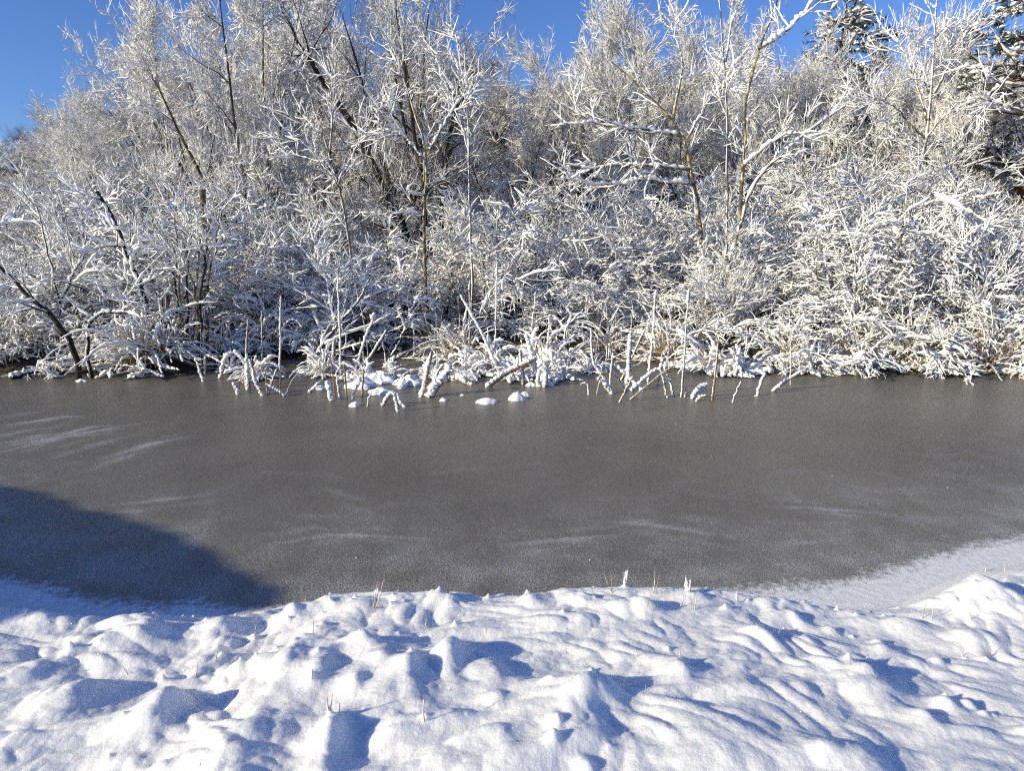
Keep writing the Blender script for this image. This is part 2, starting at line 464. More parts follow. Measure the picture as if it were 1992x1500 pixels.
def _peak(px, py, h):
    """where a peak of height h seen at this pixel stands on the bank"""
    z = 0.42
    for _ in range(6):
        p = on_z(px, py, z + h)
        z = float(base_h(np.array([p[0]]), np.array([p[1]]))[0])
    return p
def base_h(x, y):
    t = near_toe(x) - y
    k = np.interp(x, [-6, -2.5, -1.2, -0.9, 0.9, 1.25, 2.2, 2.6, 3.2, 8], [.9, .75, .7, 1, 1, .88, .72, .66, .66, 1])
    z = 0.01 + k * 0.27 * sstep(-0.03, 0.42, t) + 0.23 * sstep(0.2, 2.1, t) + 0.02 * np.clip(t - 2, 0, 20)
    return np.where(t < 0, np.maximum(-0.25, 0.01 + t * 0.7), z)
_mp = [( *_peak(a, b, h)[:2], h, rx, ry) for a, b, h, rx, ry in MOUNDS]
_cp = [( *_peak(a, b, h)[:2], h * _r2.uniform(.45, .8), _r2.uniform(.008, .015)) for a, b, h in CONES]
for _ in range(40):
    cx_ = _r2.uniform(-3.2, 3.2)
    _cp.append((cx_, float(near_toe(np.array([cx_]))[0]) - _r2.uniform(.18, .55), _r2.uniform(.012, .03), _r2.uniform(.008, .018)))
for _ in range(30):
    _cp.append((_r2.uniform(-3.4, 3.4), _r2.uniform(1.4, 3.6), _r2.uniform(.008, .022), _r2.uniform(.007, .016)))
_tp = []                      # small snowed-over grass tufts, in clusters
for _ in range(12):
    cx_, cy_ = _r2.uniform(-3.0, 3.0), _r2.uniform(1.5, 3.5)
    for _ in range(_r2.integers(2, 7)):
        _tp.append((cx_ + _r2.normal(0, .13), cy_ + _r2.normal(0, .10), _r2.uniform(.012, .042), _r2.uniform(.022, .060), _r2.uniform(.7, 1.5)))
def bank_h(x, y, detail=True):
    t = near_toe(x) - y
    z = base_h(x, y)
    a = sstep(0.0, 0.30, t)
    wx = x + 0.16 * pnoise(x * 1.7 + 5, y * 1.7); wy = y + 0.16 * pnoise(x * 1.7, y * 1.7 + 9)
    rid = 1 - np.abs(pnoise(wx * 2.0 + 3.1, wy * 2.4 + 1.7)) * 2
    calm = np.interp(x, [-.2, .7], [1.0, .12])
    hum = np.abs(pnoise(wx * 3.1 + 11, wy * 3.6 + 4)) - .3
    hum2 = np.abs(pnoise(wx * 6.7 + 1, wy * 7.4 + 14)) - .3
    z = z + a * (0.050 * calm * pnoise(wx * 1.3, wy * 1.7) + 0.038 * hum * (0.5 + 0.5 * calm) + 0.020 * hum2 + 0.010 * np.clip(rid, -1, 1) * calm + 0.014 * pnoise(wx * 4.2 + 2, wy * 4.8)
                 + 0.008 * pnoise(wx * 9, wy * 10) * sstep(-0.4, 0.5, pnoise(x * 2.2 + 4, y * 2.2 + 8)))
    for mx_, my_, h, rx, ry in _mp:
        dx, dy = x - mx_, y - my_
        rx_ = np.where(dx > 0, rx * 0.75, rx * 1.15)          # steeper on the lee side
        q = np.sqrt((dx / rx_) ** 2 + (dy / ry) ** 2)
        z = z + .8 * h * np.exp(-q ** 2.0)
    for mx_, my_, h, r, e in _tp:
        near = (np.abs(x - mx_) < r * 3.5) & (np.abs(y - my_) < r * 3.5)
        if near.any():
            dx, dy = x[near] - mx_, (y[near] - my_) * e
            q = np.sqrt(np.where(dx > 0, dx * 1.35, dx * .85) ** 2 + dy ** 2) / r
            z[near] += a[near] * h * .8 * np.exp(-q ** 2.2)
    if detail:
        z = z + a * (0.0022 * pnoise(x * 26, y * 27) + 0.0012 * pnoise(x * 60, y * 61))
        for mx_, my_, h, r in _cp:
            near = (np.abs(x - mx_) < r * 4) & (np.abs(y - my_) < r * 4)
            if near.any():
                q = np.hypot(x[near] - mx_, y[near] - my_) / r
                z[near] += a[near] * h * np.exp(-q ** 1.25)
    return z
def bank_hit(px, py):
    """first point of the snow bank seen through a photo pixel"""
    r = ray(px, py)
    tt = np.linspace(1.2, 6.5, 1400)
    X, Y, Z = r[0] * tt, r[1] * tt, H0 + r[2] * tt
    hh = bank_h(X.copy(), Y.copy())
    i = np.argmax(Z < hh)
    return np.array([X[i], Y[i], hh[i]])

def grid(name, xs, ys, zf, m):
    X, Y = np.meshgrid(xs, ys)
    x, y = X.ravel(), Y.ravel()
    V = np.stack([x, y, zf(x, y)], 1)
    nx = len(xs)
    i = (np.arange(len(ys) - 1)[:, None] * nx + np.arange(nx - 1)[None, :]).ravel()
    return mesh_from(name, V, np.stack([i, i + 1, i + nx + 1, i + nx], 1), m), x, y
def stretch(a, b, n, p=2.2):
    return a + (b - a) * np.linspace(0, 1, n) ** p

xs = np.concatenate([stretch(-2.9, -45, 70)[::-1][:-1], np.arange(-2.9, 2.9, 0.0055), stretch(2.9, 45, 70)])
ys = np.concatenate([stretch(1.3, -40, 50)[::-1][:-1], np.arange(1.3, 4.25, 0.0055), stretch(4.25, 9.0, 45, 1.3)])
me, _, _ = grid('snowy_bank', xs, ys, bank_h, M_BANK)
structure('snowy_bank', me)

xs = np.concatenate([stretch(-6, -60, 24)[::-1][:-1], np.arange(-6, 6, 0.022), stretch(6, 60, 24)])
ys = np.concatenate([np.arange(2.6, 9.0, 0.022), np.arange(9.0, 14.0, 0.06)])
me, gx, gy = grid('pond_ice', xs, ys, lambda x, y: 0.0 * x, M_ICE)
fa = me.attributes.new('frost', 'FLOAT', 'POINT')
fa.data.foreach_set('value', (frost_edge(gx) - gy).astype(np.float32))
# wind-blown streaks of frost: long, thin and slightly curved
STREAKS = [((0, 880), (150, 845), (330, 815)), ((0, 872), (120, 850), (240, 842)), ((60, 862), (180, 830), (260, 826)), ((0, 830), (120, 812), (200, 806)),
           ((200, 892), (300, 862), (390, 845)), ((470, 915), (560, 920), (650, 930)), ((540, 1058), (650, 1040), (760, 1045), (840, 1050)),
           ((1190, 1015), (1280, 1022), (1380, 1040)), ((820, 925), (930, 912), (1060, 900)), ((640, 955), (700, 970), (720, 978)), ((200, 985), (300, 975), (420, 960)),
           ((980, 1062), (1100, 1050), (1200, 1040)), ((0, 800), (90, 790), (150, 786)), ((1490, 985), (1600, 990), (1720, 1000))]
sv = np.zeros(len(gx))
_r4 = np.random.default_rng(8)
for pts in list(STREAKS):                                   # feathery companions beside each streak
    for _ in range(3):
        dy_, dx_, k_ = _r4.uniform(-26, 26), _r4.uniform(-70, 70), _r4.uniform(.5, 1.1)
        c0 = np.mean([p[0] for p in pts])
        STREAKS.append(tuple((c0 + (p[0] - c0) * k_ + dx_, p[1] + dy_) for p in pts))
for _ in range(26):
    x_, y_ = _r4.uniform(0, 1990), _r4.uniform(800, 1090); l_ = _r4.uniform(60, 190)
    STREAKS.append(((x_, y_), (x_ + l_ * .5, y_ - _r4.uniform(-6, 14)), (x_ + l_, y_ - _r4.uniform(-10, 18))))
for s_i, pts in enumerate(STREAKS):
    W = resample([on_z(*p) for p in pts], 60)
    for j, pt in enumerate(W):
        wd = 0.016 + 0.022 * math.sin(math.pi * j / 59)
        amp = ((.85 if s_i < 5 else .42) if s_i < 14 else .5 if s_i < 29 else .22 if s_i < 56 else .16) * (0.4 + 0.6 * math.sin(math.pi * (j + 1) / 61))
        sv = np.maximum(sv, amp * np.exp(-(((gx - pt[0]) / (wd * 3.0)) ** 2 + ((gy - pt[1]) / wd) ** 2)))
sa = me.attributes.new('streak', 'FLOAT', 'POINT')
sa.data.foreach_set('value', sv.astype(np.float32))
structure('pond_ice', me)

def far_h(x, y):
    t = y - far_toe(x)
    z = np.where(t < 0, np.maximum(-0.35, t * 0.6), 0.20 * sstep(0, 0.8, t) + 0.012 * np.clip(t, 0, 200) ** 1.15)
    return z + sstep(0, 0.5, t) * (0.06 * pnoise(x * 1.1, y * 1.1) + 0.04 * pnoise(x * 3.5, y * 3.5)) + 0.25 * sstep(8, 40, t) * pnoise(x * .1, y * .1)
def gz(x, y):
    return float(far_h(np.array([x]), np.array([y]))[0])
xs = np.concatenate([stretch(-14, -600, 40, 3)[::-1][:-1], np.arange(-14, 14, 0.12), stretch(14, 600, 40, 3)])
ys = np.concatenate([stretch(1.0, -400, 20, 3)[::-1][:-1], np.linspace(1.0, 9.2, 12)[:-1], np.arange(9.2, 18, 0.1), stretch(18, 900, 60, 3)])
me, _, _ = grid('ground', xs, ys, far_h, M_GROUND)
structure('ground', me)

# ------------------------------------------------------------------ shrubs
def shrub_parts(kind):
    bk, tw, sn = MB(), MB(), MB()
    if kind == 'feathery':     # fans upward, long straight twigs
        n, L, fan = 11, 2.25, 24
        st_up, c1 = 0.0, (6.5, 1.0, 34, 7, -0.02, .07); c2 = (7, .52, 32, 12, 0.0, .07); c3 = (3.0, .25, 36, 14, 0.0, .08); flat = 0.2
    elif kind == 'arching':
        n, L, fan = 12, 2.6, 30
        st_up, c1 = -0.07, (7, .90, 48, 10, -0.08, .09); c2 = (6.4, .48, 46, 14, -0.06, .10); c3 = (3.2, .23, 46, 18, -0.02, .10); flat = 0.35
    elif kind == 'bushy':
        n, L, fan = 13, 2.0, 36
        st_up, c1 = -0.02, (7, .80, 52, 14, -0.02, .12); c2 = (6.4, .44, 50, 18, -0.02, .13); c3 = (3.2, .22, 50, 20, 0.02, .13); flat = 0.2
    elif kind == 'low':
        n, L, fan = 11, 1.35, 46
        st_up, c1 = -0.10, (6, .65, 50, 14, -0.10, .12); c2 = (4.6, .36, 48, 16, -0.08, .13); c3 = (2.0, .19, 50, 18, -0.05, .14); flat = 0.3
    elif kind == 'shelf':      # flat layered sprays sagging under the snow
        n, L, fan = 10, 1.6, 52
        st_up, c1 = -0.12, (7, .75, 58, 10, -0.10, .10); c2 = (4.6, .42, 50, 12, -0.09, .12); c3 = (2.0, .21, 50, 15, -0.06, .14); flat = 0.75
    else:                      # sapling clump, taller and more open
        n, L, fan = 7, 4.2, 15
        st_up, c1 = 0.02, (11, 1.25, 46, 9, 0.02, .08); c2 = (7, .58, 42, 13, 0.02, .09); c3 = (2.8, .26, 42, 16, 0.03, .10); flat = 0.1
    a = rng.uniform(0, 2 * np.pi, n); fa_ = np.radians(np.abs(rng.normal(0, fan, n)) + 4)
    d = np.stack([np.sin(fa_) * np.cos(a), np.sin(fa_) * np.sin(a), np.cos(fa_)], 1)
    s0 = np.stack([np.cos(a) * rng.uniform(.02, .32, n), np.sin(a) * rng.uniform(.02, .32, n), np.full(n, -0.08)], 1)
    P0 = grow(s0, d, L * rng.uniform(.7, 1.12, n), 10, st_up, 0.07)
    r0 = rng.uniform(.012, .022, n)[:, None]; w_ = np.linspace(0, 1, 10)[None]
    R0 = r0 * (1 - w_) + .004 * w_
    bk.tube(P0, R0, 6)
    P1, R1 = spawn(P0, R0, c1[0], .18, 1, c1[2], c1[3], c1[1], 7, c1[4], c1[5], .55, .0045, .013, .35, flat)
    P2, R2 = spawn(P1, R1, c2[0], .12, 1, c2[2], c2[3], c2[1], 5, c2[4], c2[5], .6, .004, .008, .4, flat)
    P3, R3 = spawn(P2, R2, c3[0], .15, 1, c3[2], c3[3], c3[1], 4, c3[4], c3[5], .7, .0035, .006, .3, flat)
    tw.tube(P1, R1, 4); tw.tube(P2, R2, 3); tw.tube(P3, R3, 3)
    th = {'low': .0185, 'shelf': .0200, 'arching': .0178, 'bushy': .0168, 'feathery': .0158}.get(kind, .0145)
    snow(sn, P0, R0, th * 0.95, 1, 6, 3, .30)
    snow(sn, P1, R1, th * 1.08, .95, 5, 2, .28)
    snow(sn, P2, R2, th * 1.0, .90, 5, 2, .30)
    snow(sn, P3, R3, th * .82, .86, 4, 1, .36)
    k = kind
    return [('stems', bk.mesh(k + '_stems', M_DARKBARK)), ('twigs', tw.mesh(k + '_twigs', M_TWIG)), ('snow_coat', sn.mesh(k + '_snow', M_SNOW))]
SHRUBS = {k: [shrub_parts(k) for _ in range(c)] for k, c in (('feathery', 2), ('arching', 2), ('bushy', 2), ('low', 2), ('shelf', 2), ('sapling', 3))}
def size_of(parts):
    me_ = [m for n_, m in parts if m is not None][-1]
    co = np.empty(len(me_.vertices) * 3, np.float32); me_.vertices.foreach_get('co', co); co = co.reshape(-1, 3)
    return float(np.percentile(co[:, 2], 99.6)), float(np.percentile(np.hypot(co[:, 0], co[:, 1]), 96)), float(np.percentile(co[:, 2], 99.97))
NOM_ = {'feathery': 2.9, 'arching': 2.6, 'bushy': 2.4, 'low': 1.25, 'shelf': 1.3, 'sapling': 4.7}
LOOK = {'feathery': 'feathery upswept shrub', 'arching': 'arching snow-bowed shrub', 'bushy': 'bushy tangled shrub', 'low': 'low drooping shrub',
        'shelf': 'low shrub with flat snow-laden sprays', 'sapling': 'tall twiggy thicket shrub'}
def interp_py(px, pts):
    return float(np.interp(px, [p[0] for p in pts], [p[1] for p in pts]))
ROWS = [  # depth behind the far shore line, px list step, skyline, kinds, where
    (0.60, 142, [(0, 625), (300, 620), (700, 610), (1000, 600), (1400, 610), (1992, 585)], ['low', 'shelf', 'low', 'shelf'], 'on the waterline', -60),
    (1.7, 128, [(0, 470), (300, 450), (700, 490), (1000, 470), (1300, 480), (1992, 450)], ['feathery', 'arching', 'bushy', 'arching'], 'one row in from the ice', -80),
    (3.2, 128, [(0, 400), (300, 360), (700, 410), (1000, 390), (1300, 400), (1992, 340)], ['bushy', 'feathery', 'arching', 'feathery'], 'in the middle of the thicket', -20),
    (5.3, 135, [(0, 372), (150, 330), (350, 315), (560, 330), (700, 345), (1000, 365), (1300, 360), (1700, 305), (1992, 285)], ['sapling', 'bushy', 'feathery'], 'behind the thicket middle', -70),
    (8.6, 160, [(0, 395), (150, 330), (350, 305), (560, 305), (700, 335), (1000, 350), (1300, 330), (1700, 275), (1992, 240)], ['sapling'], 'at the foot of the tall trees', 60)]
for ri, (dep, step, sky_, kinds, where, x0) in enumerate(ROWS):
    k_i = 0
    px = x0
    while px < 2070:
        p_ = px + rng.uniform(-28, 28)
        if ri == 0 and (60 < p_ < 190 or 330 < p_ < 420):      # the leaning trunk and the stem clump stand free
            px += step; continue
        gx_ = on_z(p_, 725)
        Y = float(far_toe(gx_[0])) * 1.0 + dep + rng.uniform(-.35, .45) * (0.5 + 0.25 * ri)
        g = on_y(p_, 500, Y)
        kd = kinds[k_i % len(kinds)] if rng.random() < .75 else kinds[rng.integers(len(kinds))]
        z0 = gz(g[0], Y)
        hz_ = top_z(interp_py(p_, sky_) + rng.uniform(-26, 30), Y) - z0
        pick = SHRUBS[kd][rng.integers(len(SHRUBS[kd]))]
        s_ = float(np.clip(hz_ / size_of(pick)[0], .55, 1.35))
        thing('snowy_shrub', f'{LOOK[kd]} {where}, {ORD[k_i]} along from the left', 'shrub', (g[0], Y, z0), pick,
              rng.uniform(0, 6.28), (s_ * rng.uniform(.95, 1.15), s_ * rng.uniform(.95, 1.15), s_), 'snow-covered shrubs ' + where)
        k_i += 1; px += step

# ------------------------------------------------------------------ tall trees behind
def tree_parts(kind):
    tr, br, sn = MB(), MB(), MB()
    if kind == 'multi':        # several stems rising in a vase, broad round crown
        n, L, fan, up0, wig0, rb, fall, t0 = 7, 8.8, 22, .03, .07, (.08, .15), .25, .28
        c1 = (10, 2.4, 46, 9, .03, .09); c2 = (8, 1.25, 42, 12, .04, .08); c3 = (6.5, .68, 40, 14, .04, .09); c4 = (4.2, .34, 40, 16, .04, .10); th = .0150; keep = .95
    elif kind == 'dark':       # heavy crooked limbs, less snow
        n, L, fan, up0, wig0, rb, fall, t0 = 7, 9.6, 24, .05, .11, (.13, .22), .25, .30
        c1 = (10, 2.5, 46, 10, .05, .13); c2 = (8, 1.25, 44, 14, .05, .12); c3 = (5.5, .66, 42, 16, .05, .12); c4 = (3.8, .33, 42, 18, .05, .12); th = .0095; keep = .55
    elif kind == 'fine':       # brush of ascending fine twigs
        n, L, fan, up0, wig0, rb, fall, t0 = 7, 8.6, 24, .03, .06, (.07, .11), .25, .28
        c1 = (13, 2.3, 38, 8, .07, .07); c2 = (8.5, 1.2, 32, 9, .06, .06); c3 = (6.5, .64, 32, 11, .05, .07); c4 = (3.6, .34, 34, 14, .05, .08); th = .0115; keep = .9
    else:                      # spreading
        n, L, fan, up0, wig0, rb, fall, t0 = 5, 7.4, 27, .02, .09, (.07, .13), .25, .22
        c1 = (12, 2.3, 52, 10, .05, .11); c2 = (8, 1.25, 44, 12, .04, .09); c3 = (6.5, .66, 42, 14, .04, .10); c4 = (3.8, .33, 42, 16, .04, .11); th = .0145; keep = .94
    a = rng.uniform(0, 6.28) + np.arange(n) / n * 6.28 + rng.normal(0, .3, n); fa_ = np.radians(np.abs(rng.normal(fan, fan * .4, n)))
    d = np.stack([np.sin(fa_) * np.cos(a), np.sin(fa_) * np.sin(a), np.cos(fa_)], 1)
    s0 = np.stack([np.cos(a) * .12, np.sin(a) * .12, np.full(n, -.15)], 1)
    P0 = grow(s0, d, L * rng.uniform(.8, 1.08, n), 16, up0, wig0)
    w_ = np.linspace(0, 1, 16)[None]
    R0 = rng.uniform(*rb, n)[:, None] * (1 - w_) ** .8 + .012 * w_
    P1, R1 = spawn(P0, R0, c1[0], t0, 1, c1[2], c1[3], c1[1], 10, c1[4], c1[5], .55, .006, .05, fall)
    P2, R2 = spawn(P1, R1, c2[0], .12, 1, c2[2], c2[3], c2[1], 7, c2[4], c2[5], .6, .004, .02, .4)
    P3, R3 = spawn(P2, R2, c3[0], .12, 1, c3[2], c3[3], c3[1], 5, c3[4], c3[5], .65, .0032, .009, .35)
    P4, R4 = spawn(P3, R3, c4[0], .12, 1, c4[2], c4[3], c4[1], 3, c4[4], c4[5], .7, .0028, .005, .3)
    tr.tube(P0, R0, 8); tr.tube(P1, R1, 5)
    br.tube(P2, R2, 4); br.tube(P3, R3, 3); br.tube(P4, R4, 3)
    snow(sn, P0, R0, th * 1.5, 1, 5, 3, .25, .25, .45)
    snow(sn, P1, R1, th * 1.35, .9, 5, 2, .4)
    snow(sn, P2, R2, th * 1.1, keep, 4, 1, .45)
    snow(sn, P3, R3, th, keep, 4, 1, .5)
    snow(sn, P4, R4, th * .9, keep * .95, 3, 1, .55)
    return [('trunk', tr.mesh(kind + '_trunk', M_DARKTREE if kind == 'dark' else M_TREEBARK)), ('crown', br.mesh(kind + '_branches', M_TREETWIG)), ('snow_coat', sn.mesh(kind + '_snow', M_SNOW))]
TREES = {k: [tree_parts(k) for _ in range(c)] for k, c in (('multi', 1), ('dark', 1), ('fine', 1), ('spread', 2))}
TNOM = {'multi': 9.6, 'dark': 10.6, 'fine': 9.4, 'spread': 8.4}
BIG = [  # kind, px, Y, top py, width factor, rot, label
    ('multi', 500, 18.5, -150, 195, .3, 'big many-stemmed frosted tree filling the sky above the mossy stump'),
    ('spread', 225, 20.0, 180, 115, 1.3, 'smaller round frosted tree where the crowns step down to open sky'),
    ('spread', 400, 24.5, 10, 120, 2.9, 'frosted tree just behind the open-sky edge of the big many-stemmed crown'),
    ('dark', 835, 18.6, -150, 245, .4, 'tallest dark tree with crooked heavy limbs and thin snow'),
    ('multi', 640, 24.0, -110, 170, 2.2, 'pale frosted tree wedged between the big many-stemmed tree and the dark tree'),
    ('fine', 1222, 25.0, -20, 190, .0, 'tall brush-like tree with fine ascending twigs, beside the gap of sky'),
    ('spread', 1010, 26.5, 160, 130, 4.1, 'low shaded tree under the gap of sky beside the dark tree'),
    ('fine', 1125, 29.0, 90, 125, 2.0, 'thin frosted tree partly hidden by the brush-like tree, towards the dark tree'),
    ('spread', 1340, 27.0, 70, 140, 5.0, 'frosted tree behind the white tree with long level limbs'),
    ('spread', 1455, 24.0, 110, 130, .9, 'frosted round tree rising behind the lichen-yellow forked tree'),
    ('multi', 1560, 26.0, 100, 130, 3.6, 'warm-lit frosted tree standing in front of the narrow pine'),
    ('spread', 1690, 24.0, 50, 135, 2.4, 'frosted tree between the narrow pine and the lichen-trunked tree'),
    ('fine', 1800, 26.0, 25, 110, 1.1, 'fine-twigged tree behind the lichen-trunked tree'),
    ('multi', 1875, 21.5, 170, 100, 5.4, 'frosted tree in front of the broad pine'),
    ('spread', 2110, 20.0, 190, 120, 1.7, 'frosted tree under the broad pine, cut by the picture edge')]
for kd, px, Y, py, hw, rot, lab in BIG:
    g = on_y(px, 500, Y); z0 = gz(g[0], Y); pick = TREES[kd][int(rot * 10) % len(TREES[kd])]; sz = size_of(pick)
    s_ = (top_z(py, Y) - z0) / sz[0]; wx_ = hw * Y / F / sz[1]
    thing('snowy_tree', lab, 'tree', (g[0], Y, z0), pick, rot, (wx_, wx_, s_), 'tall frosted trees behind the thicket')
BACK = [(140, 46, 235), (260, 36, 200), (390, 35, 130), (520, 34, 90), (660, 33, 60), (760, 35, 80), (880, 34, 90), (960, 33, 160), (1050, 34, 170), (1140, 35, 150), (1240, 34, 110),
        (1330, 33, 150), (1420, 35, 150), (1510, 33, 140), (1600, 36, 140), (1680, 33, 130), (1770, 35, 100), (1860, 33, 110), (1950, 32, 120), (2060, 33, 110)]
for i, (px, Y, py) in enumerate(BACK):
    kd = ['spread', 'fine', 'multi', 'spread', 'fine'][i % 5]
    g = on_y(px, 500, Y); z0 = gz(g[0], Y); pick = TREES[kd][i % len(TREES[kd])]; sz = size_of(pick); s_ = (top_z(py, Y) - z0) / sz[0]
    thing('snowy_tree', f'frosted wood tree in the rearmost line, {ORD[i]} along from the left', 'tree', (g[0], Y, z0), pick,
          i * 1.7, (5.0 / sz[1], 5.0 / sz[1], s_), 'rearmost line of frosted trees')
FAR = [(-110, 62, 285), (-60, 58, 270), (-15, 64, 292), (25, 56, 258), (60, 62, 285), (88, 55, 262), (118, 60, 255), (150, 58, 250)]
def bare_parts():
    pr = TREES['dark'][0]
    return pr[:2]
for i, (px, Y, py) in enumerate(FAR):
    g = on_y(px, 500, Y); z0 = gz(g[0], Y); s_ = (top_z(py, Y) - z0) / size_of(TREES['dark'][0])[0]
    thing('bare_tree', f'{ORD[i]} brown bare tree of the distant wood under open sky, from the left', 'tree', (g[0], Y, z0), bare_parts(), i * 2.1, s_, 'distant bare brown trees')

# ------------------------------------------------------------------ pines
def pine_parts(Ht, spread_, seed_dense=1.0, low=.35):
    tr, nd, sn = MB(), MB(), MB()
    K = 12; w_ = np.linspace(0, 1, K)
    P0 = resample([(0, 0, -.2), (.1, .05, Ht * .5), (0, 0, Ht)], K, .03)[None]
    R0 = (.20 * (1 - w_) + .02)[None]
    tr.tube(P0, R0, 8)
    P1, R1 = spawn(P0, R0, 52 * seed_dense, low, 1, 78, 12, spread_, 8, -.01, .07, .4, .01, .045, .55)
    P2, R2 = spawn(P1, R1, 8, .25, 1, 48, 12, spread_ * .30, 5, .02, .1, .55, .006, .02, .4, .6)
    tr.tube(P1, R1, 5); tr.tube(P2, R2, 3)
    # needle tufts: bristles round the outer half of each shoot
    for P, R, n, L in ((P2, R2, 34, .17), (P1, R1, 26, .17)):
        Q, _ = spawn(P, R, n, .35, 1, 52, 16, L, 3, -.04, .05, .5, .003, .006, 0)
        c = Q; T = unit(c[:, -1] - c[:, 0]); side = unit(np.cross(T, rng.normal(size=T.shape))) * .011
        V = np.stack([c[:, 0] - side, c[:, 0] + side, c[:, -1] + side * .4, c[:, -1] - side * .4], 1).reshape(-1, 3)
        nd.add(V, np.arange(len(V)).reshape(-1, 4))
    snow(sn, P2, R2, .062, .62, 6, 2, .6, .25, .4)
    snow(sn, P1, R1, .05, .8, 5, 2, .5, .3, .4)
    Q, RQ = spawn(P2, R2, 3, .3, 1, 50, 15, .16, 3, -.03, .1, .5, .004, .01, .2)
    snow(sn, Q, RQ, .032, .6, 5, 1, .6)
    return [('trunk', tr.mesh('pine_trunk', M_PINEBARK)), ('needles', nd.mesh('pine_needles', M_NEEDLE, False)), ('snow_coat', sn.mesh('pine_snow', M_SNOW))]
pa = pine_parts(11.5, 2.5, 1.15, .3); pas = size_of(pa)
for px, Y, py, hw, lab in ((1600, 28, -60, 105, 'narrow snow-clumped pine top rising above the frosted trees'), (1968, 20.5, -190, 150, 'broad dark green pine with drooping snowy boughs'),
                           (2170, 22, -120, 150, 'second dark pine crowding beside the broad pine')):
    g = on_y(px, 500, Y); z0 = gz(g[0], Y); s_ = (top_z(py, Y) - z0) / pas[0]; wx_ = hw * Y / F / pas[1]
    thing('pine_tree', lab, 'pine tree', (g[0], Y, z0), pa, px * .01, (wx_, wx_, s_), 'snowy pines')
# unseen hedge added beyond the frame, its top shaped for the ice shadow
cu, su = math.cos(R_(SUN_AZ)), math.sin(R_(SUN_AZ))
def uv(u, v):
    return v * cu - u * su, v * su + u * cu
OUTL = [(548, 1176), (530, 1150), (490, 1116), (440, 1098), (420, 1084), (385, 1062), (345, 1036), (300, 1026), (270, 1016), (180, 994), (90, 966), (0, 944), (-150, 908), (-400, 860), (-700, 820)]
def caster_parts():
    G = np.array([on_z(*p)[:2] for p in OUTL])
    uu, vv = -G[:, 0] * su + G[:, 1] * cu, G[:, 0] * cu + G[:, 1] * su
    v0, nu = -6.6, 150
    us = np.linspace(uu[0], uu[-1], nu)
    tops = (np.interp(us, uu, vv) - v0) * math.tan(R_(SUN_EL)) + .025 * pnoise(us * 4, us * 0 + .3) + .015 * pnoise(us * 11, us * 0 + 5.3)
    prof = [(-.55, 0), (-.62, .35), (-.58, .7), (-.42, .92), (0, 1.0), (.42, .9), (.58, .7), (.62, .35), (.55, 0)]
    def skin(k0, k1, grow_, lift):
        V = []
        for i, u in enumerate(us):
            for a, b in prof[k0:k1]:
                jt = .05 * float(pnoise(np.array([u * 3 + a]), np.array([b * 4.1]))[0])
                x, y = uv(u, v0 + a * grow_ + (jt if a else 0))
                V.append((x, y, b * tops[i] + lift))
        n = k1 - k0
        ix = np.arange((nu - 1) * n).reshape(nu - 1, n)[:, :-1].ravel()
        Q = np.stack([ix, ix + 1, ix + n + 1, ix + n], 1)
        return np.array(V), Q
    V, Q = skin(0, 9, 1, 0)
    caps = []                                               # close the two ends
    for e in (0, nu - 1):
        b = e * 9
        caps += [[b, b + 1, b + 7, b + 8], [b + 1, b + 2, b + 6, b + 7], [b + 2, b + 3, b + 5, b + 6], [b + 3, b + 4, b + 5, b + 5 - 0]]
    base = V.mean(0) * [1, 1, 0]
    nd, sn = MB(), MB()
    nd.add(V - base, np.concatenate([Q, np.array([c for c in caps if len(set(c)) == 4])]))
    n = 9000                                                # leafy sprays all over the face
    k = rng.integers(0, len(Q), n); f = rng.random((n, 2, 1))
    P = V[Q[k, 0]] * (1 - f[:, 0]) * (1 - f[:, 1]) + V[Q[k, 1]] * f[:, 0] * (1 - f[:, 1]) + V[Q[k, 3]] * (1 - f[:, 0]) * f[:, 1] + V[Q[k, 2]] * f[:, 0] * f[:, 1] - base
    nrm = unit(np.cross(V[Q[k, 1]] - V[Q[k, 0]], V[Q[k, 3]] - V[Q[k, 0]])); nrm *= np.sign((nrm * (P - [0, 0, .8])).sum(1, keepdims=True))
    low_ = P[:, 2] < .8 * np.interp(np.arange(n) * 0 + 0, [0], [tops.min()]); P, nrm = P[low_], nrm[low_]
    d = unit(nrm + rng.normal(size=P.shape) * .6) * .07; sd = unit(np.cross(d, rng.normal(size=P.shape))) * .02
    nd.add(np.stack([P - sd, P + sd, P + d + sd * .3, P + d - sd * .3], 1).reshape(-1, 3), np.arange(len(P) * 4).reshape(-1, 4))
    S_, SQ = skin(3, 6, 1.04, .006)
    sn.add(S_ - base, SQ)
    return base, [('foliage', nd.mesh('caster_foliage', M_NEEDLE, False)), ('snow_coat', sn.mesh('hedge_snow', M_SNOW))]
hb, hp = caster_parts()
thing('shadow_caster', 'unseen snowy hedge added on the near bank, shaped to cast the shadow on the ice', 'hedge', hb, hp)

